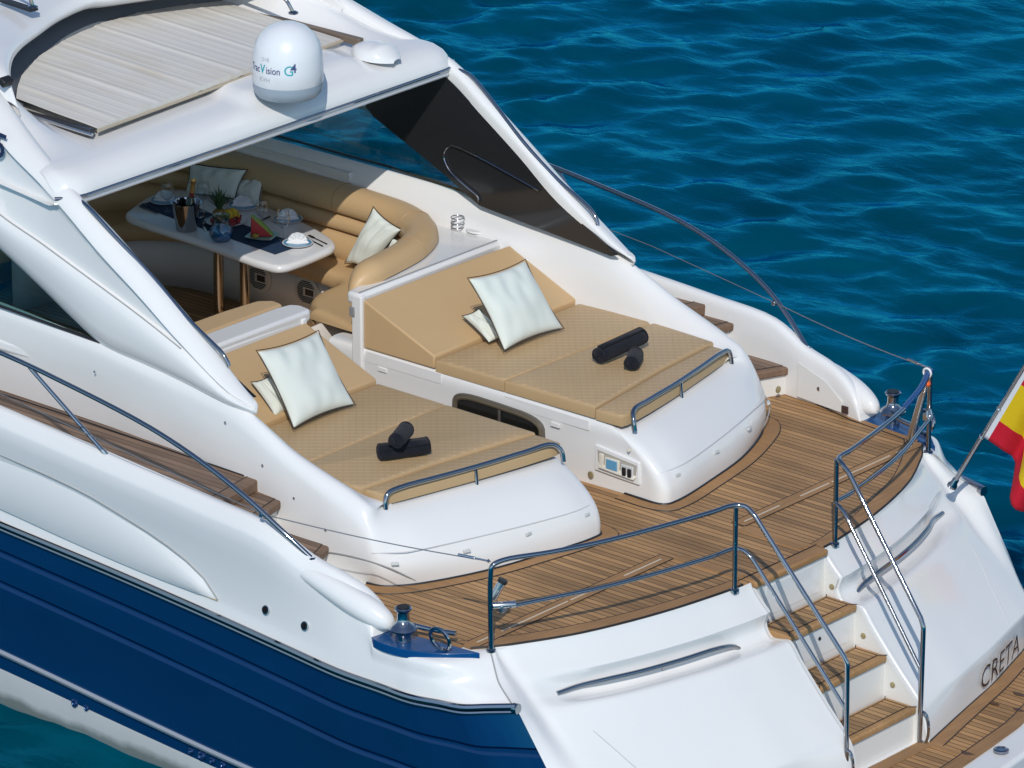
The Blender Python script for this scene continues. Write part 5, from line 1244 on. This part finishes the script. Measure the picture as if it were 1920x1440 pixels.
part('pitcher_handle', MB().tube(cr([pc + V(-.05, -.03, .16), pc + V(-.085, -.055, .155), pc + V(-.105, -.07, .11), pc + V(-.085, -.055, .06)], 5), .009, 8), BGL, pt)
# fruit platter with pineapple
fc = U(424, 419, z=zt)
fp = thing('fruit_platter', 'oval white platter of cut fruit behind the blue pitcher', 'platter', fc)
ov = MB().lathe([(.08, 0), (.09, .004), (.13, .02), (.131, .023), (.127, .023), (.09, .010), (0, .009)], fc, 40)
for p in ov.v: d = p - fc; r_ = d.dot(CAM_R); p += CAM_R * (r_ * .12)
part('platter_dish', ov, PLW, fp, smooth=60)
RED = mat('red_fruit', (.30, .02, .03), .4); YEL = add_mottle(mat('pineapple_flesh', (.66, .46, .04), .5), 60, .2); 
rd = random.Random(3); rm = MB(); ym = MB()
for k in range(22):
    a = rd.uniform(0, 6.28); q = rd.uniform(.02, .11); c = fc + V(q * math.cos(a), q * math.sin(a), .022 + rd.uniform(0, .02))
    rm.lathe([(0, -.016), (.012, -.01), (.017, 0), (.012, .011), (0, .016)], c, 8, V(rd.uniform(-1, 1), rd.uniform(-1, 1), 1))
for k in range(9):
    a = rd.uniform(-.9, 1.2); c = fc + CAM_R * rd.uniform(.005, .075) + V(0, 0, .04 + rd.uniform(0, .035)) + vd * rd.uniform(-.03, .03)
    ym.prism([c + V(-.03, 0, -.014), c + V(.03, .005, -.014), c + V(.026, .0, .03), c + V(.0, 0, .042), c + V(-.026, 0, .03)], V(rd.uniform(-.01, .01), .018, .004))
part('red_berries', rm, RED, fp, smooth=60); part('pineapple_wedges', ym, YEL, fp, bevel=.004)
pcn = fc + V(-.02, .0, .02) - CAM_R * .03
pa_ = thing('pineapple', 'pineapple top with spiky green leaves rising from the fruit platter', 'pineapple', pcn)
part('pineapple_flesh', MB().lathe([(.045, 0), (.052, .03), (.048, .06), (.03, .08), (0, .085)], pcn, 16), add_mottle(mat('pineapple_skin', (.30, .16, .03), .6), 60, .4), pa_)
lf = MB()
for k in range(34):
    a = k * 2.399; t = k / 34; ln = lerp(.17, .10, t) * rd.uniform(.8, 1.15); lean = lerp(.12, .95, t); wv = V(math.cos(a), math.sin(a), 0); sd = V(-wv.y, wv.x, 0); rowL = []
    for m_ in range(6):
        s_ = m_ / 5; c = pcn + V(0, 0, .075) + wv * (.008 + ln * lean * (s_ ** 1.4) * .8) + V(0, 0, ln * (s_ - .35 * lean * s_ * s_))
        wd = .013 * (1 - s_) ** .7 + .0006; rowL.append([c - sd * wd, c - wv * wd * .3 + V(0, 0, -wd * .3), c + sd * wd])
    lf.grid(rowL)
part('leaf_crown', lf, add_mottle(mat('pineapple_leaf', (.05, .11, .045), .5), 25, .4), pa_, solid=.0015)
# watermelon dish
wc = U(492, 446, z=zt)
wd_ = thing('fruit_dish', 'square pale turquoise dish under the watermelon slice', 'dish', wc)
R45 = Matrix.Rotation(.35, 3, 'Z'); G = []
for s_, z in ((.055, 0), (.06, .004), (.098, .020), (.1, .022), (.094, .022), (.058, .010)):
    G.append([wc + R45 @ V(x * s_, y * s_, z) for x, y in ((-1, -.8), (-.5, -1), (.5, -1), (1, -.8), (1, .8), (.5, 1), (-.5, 1), (-1, .8))])
dm = MB().grid(G, cv=True); dm.f.append([len(dm.v) - 8 + k for k in range(8)]); dm.f.append(list(range(8))[::-1])
part('dish_body', dm, mat('turquoise_glaze', (.36, .62, .55), .25, coat=.3), wd_, smooth=40)
wm = thing('watermelon_slice', 'red watermelon wedge with kiwi standing on the turquoise dish', 'watermelon', wc + V(0, 0, .012))
b0 = wc + V(0, 0, .012) - CAM_R * .03; vdn = vd.normalized()
flesh = [b0 - CAM_R * .05, b0 + CAM_R * .105 + V(0, 0, .005), b0 - CAM_R * .045 + V(0, 0, .15)]
part('red_flesh', MB().prism([p - vdn * .02 for p in flesh], vdn * .045), add_mottle(mat('watermelon_flesh', (.45, .035, .035), .4), 60, .2), wm, bevel=.006)
arcp_ = [lerp(flesh[2], flesh[1], t) + (CAM_R * .6 + V(0, 0, .8)).normalized() * (.004 + .014 * math.sin(math.pi * t)) for t in [k / 8 for k in range(9)]]
part('rind', MB().prism([p - vdn * .021 for p in [flesh[2]] + arcp_ + [flesh[1]]], vdn * .047), mat('rind_green', (.25, .38, .06), .4), wm)
part('kiwi_fruit', MB().lathe([(0, -.02), (.018, -.014), (.025, 0), (.018, .014), (0, .02)], wc + vdn * .055 - CAM_R * .045 + V(0, 0, .034), 14), mat('kiwi', (.34, .22, .03), .5), wm)
# cutlery
CUT = mat('dark_cutlery', (.03, .03, .035), .25, metal=.8)
def cutlery(q0, q1, nm, label):
    a = U(*q0, z=zt + .003); b = U(*q1, z=zt + .003); d = (b - a); L = d.length; d.normalize(); s = V(-d.y, d.x, 0)
    W = [(.0, .005), (.45, .0045), (.55, .0035), (.62, .006), (.95, .0075), (1.0, .002)] if nm == 'table_knife' else [(0, .005), (.5, .0035), (.68, .003), (.76, .010), (.9, .011), (1.0, .009)]
    mb = MB().grid([[a + d * (L * t) - s * w_, a + d * (L * t) - s * w_ + V(0, 0, .004), a + d * (L * t) + s * w_ + V(0, 0, .004), a + d * (L * t) + s * w_] for t, w_ in W], cv=True)
    if nm == 'table_fork':
        mb = MB().grid([[a + d * (L * t) - s * w_, a + d * (L * t) + s * w_, a + d * (L * t) + s * w_ + V(0, 0, .004), a + d * (L * t) - s * w_ + V(0, 0, .004)] for t, w_ in W[:5]], cv=True)
        for k in (-1.5, -.5, .5, 1.5): mb.box(a + d * (L * .96) + s * (k * .0055) + V(0, 0, .002), (L * .16, .003, .003), Matrix.Rotation(math.atan2(d.y, d.x), 3, 'Z'))
    tag(obj(nm, mb, CUT, smooth=0), label, nm.split('_')[1], 'dark table cutlery')
cutlery((605, 462), (572, 445), 'table_knife', 'dark knife beside the sunlit plate at the near end')
cutlery((613, 458), (580, 442), 'table_fork', 'dark fork outermost beside the sunlit plate at the near end')
cutlery((295, 400), (262, 387), 'table_knife', 'dark knife on the shaded left corner of the table')
cutlery((298, 395), (268, 383), 'table_fork', 'dark fork on the shaded left corner of the table by the runner')
cutlery((478, 419), (507, 406), 'table_knife', 'dark knife lying in front of the shaded plate beyond the glasses')

# --- ensign on its staff
sb_ = U(1787, 908, y=1.98); st_ = sb_ + V(.57, .0, 1.0); top_ = lerp(sb_, st_, 1.02)
fs = thing('flag_staff', 'slanting polished flag staff on the far corner of the stern', 'flag staff', sb_)
part('staff_pole', MB().tube([sb_, lerp(sb_, top_, .38), lerp(sb_, top_, .38), top_], [.0165, .0165, .013, .013], 12), CHROME, fs)
part('staff_socket', MB().lathe([(.035, -.02), (.033, .0), (.024, .012), (.021, .05), (.017, .055)], sb_, 16, (top_ - sb_)), CHROME, fs)
part('staff_collar', MB().lathe([(.018, -.008), (.021, 0), (.018, .008)], lerp(sb_, top_, .38), 14, top_ - sb_), STEEL, fs)
part('staff_collar', MB().lathe([(.015, -.006), (.019, 0), (.015, .006)], lerp(sb_, top_, .60), 14, top_ - sb_), STEEL, fs)
part('staff_finial', MB().tube([top_ + V(.03 * math.cos(a), .0, .03 * math.sin(a) + .0) for a in [k * .5236 for k in range(12)]], .006, 6, closed=True), STEEL, fs)
FL = bpy.data.materials.new('flag_cloth'); FL.use_nodes = True; t_, b_, N_, L_ = nodes(FL)
uvn = N_('ShaderNodeUVMap'); uvn.uv_map = 'flag'; sx_ = N_('ShaderNodeSeparateXYZ'); L_(uvn.outputs[0], sx_.inputs[0])
cr_ = N_('ShaderNodeValToRGB'); cr_.color_ramp.interpolation = 'CONSTANT'
cr_.color_ramp.elements[0].position = 0; cr_.color_ramp.elements[0].color = (.62, .005, .025, 1)
cr_.color_ramp.elements[1].position = .26; cr_.color_ramp.elements[1].color = (.80, .56, .004, 1)
e_ = cr_.color_ramp.elements.new(.74); e_.color = (.62, .005, .025, 1)
L_(sx_.outputs['Y'], cr_.inputs[0])
lt_ = N_('ShaderNodeMath', operation='LESS_THAN'); L_(sx_.outputs['X'], lt_.inputs[0]); lt_.inputs[1].default_value = .045
mx_ = N_('ShaderNodeMix', data_type='RGBA'); L_(lt_.outputs[0], mx_.inputs['Factor']); L_(cr_.outputs[0], mx_.inputs['A']); mx_.inputs['B'].default_value = (.78, .78, .80, 1)
L_(mx_.outputs['Result'], b_.inputs['Base Color']); b_.inputs['Roughness'].default_value = .8
tl_ = N_('ShaderNodeBsdfTranslucent'); L_(mx_.outputs['Result'], tl_.inputs[0]); ms_ = N_('ShaderNodeMixShader'); ms_.inputs[0].default_value = .25
L_(b_.outputs[0], ms_.inputs[1]); L_(tl_.outputs[0], ms_.inputs[2]); L_(ms_.outputs[0], t_.nodes['Material Output'].inputs[0])
H0 = lerp(sb_, top_, .385); H1 = lerp(sb_, top_, .97)       # bottom and top of the hoist
RH = V(.76, .65, 0); VW = V(.65, -.76, 0)
def flagpt(u, v):
    a = tab(u, [(0, 0), (.12, .085), (.25, .165), (.32, .185), (.38, .165), (.45, .13), (.50, .14), (.55, .165), (.75, .30), (1, .45)])
    dn = tab(u, [(0, 0), (.12, .05), (.25, .12), (.32, .17), (.38, .25), (.45, .36), (.50, .40), (.55, .43), (.75, .52), (1, .64)])
    dp = .06 * math.sin(u * 14 + .4) * min(1, u * 4) + .02 * math.sin(v * 5 + u * 6) * u
    L = (H1 - H0).length; tilt = min(.22, u * .5)
    td = lerp((H0 - H1) / L, V(0, 0, -1), tilt).normalized()
    return H1 + RH * a - V(0, 0, dn) + td * (L * v) + VW * dp - V(0, 0, .02 * math.sin(math.pi * v) * u)
NU, NV = 70, 24; FG = [[flagpt(i / NU, j / NV) for j in range(NV + 1)] for i in range(NU + 1)]
me = bpy.data.meshes.new('flag'); fo = V(*H0)
me.from_pydata([p - fo for r_ in FG for p in r_], [], [[i * (NV + 1) + j, (i + 1) * (NV + 1) + j, (i + 1) * (NV + 1) + j + 1, i * (NV + 1) + j + 1] for i in range(NU) for j in range(NV)])
uvl = me.uv_layers.new(name='flag')
for lp in me.loops: uvl.data[lp.index].uv = ((lp.vertex_index // (NV + 1)) / NU, (lp.vertex_index % (NV + 1)) / NV)
me.polygons.foreach_set('use_smooth', [True] * len(me.polygons)); me.materials.append(FL)
fl = thing('ensign_flag', 'red and yellow striped ensign hanging in folds from the stern staff', 'flag', H0)
fc_ = bpy.data.objects.new('flag_cloth', me); COL.objects.link(fc_); fc_.parent = fl; ORG[fc_.name] = fo
md = fc_.modifiers.new('t', 'SOLIDIFY'); md.thickness = .003
def emb(u0, v0, shape, mt, nm):
    mb = MB(); pts = [flagpt(u0 + x, v0 + y) + VW * .005 for x, y in shape]; mb.poly(pts); part(nm, mb, mt, fl, smooth=0, solid=.003)
PUR = mat('crest_violet', (.06, .02, .22), .8); GLD = mat('crest_gold', (.45, .28, .01), .7); CRD = mat('crest_red', (.45, .01, .02), .8); CDK = mat('crest_dark', (.05, .03, .02), .8)
emb(.70, .50, [(-.035, -.08), (.035, -.08), (.035, .04), (.0, .10), (-.035, .04)], CRD, 'shield')
emb(.655, .52, [(-.012, -.09), (.006, -.09), (.006, .10), (-.012, .10)], PUR, 'pillar')
emb(.745, .52, [(-.006, -.09), (.012, -.09), (.012, .10), (-.006, .10)], PUR, 'pillar')
emb(.70, .38, [(-.03, -.03), (-.015, .01), (0, -.04), (.015, .01), (.03, -.03), (.025, .035), (-.025, .035)], GLD, 'crown')
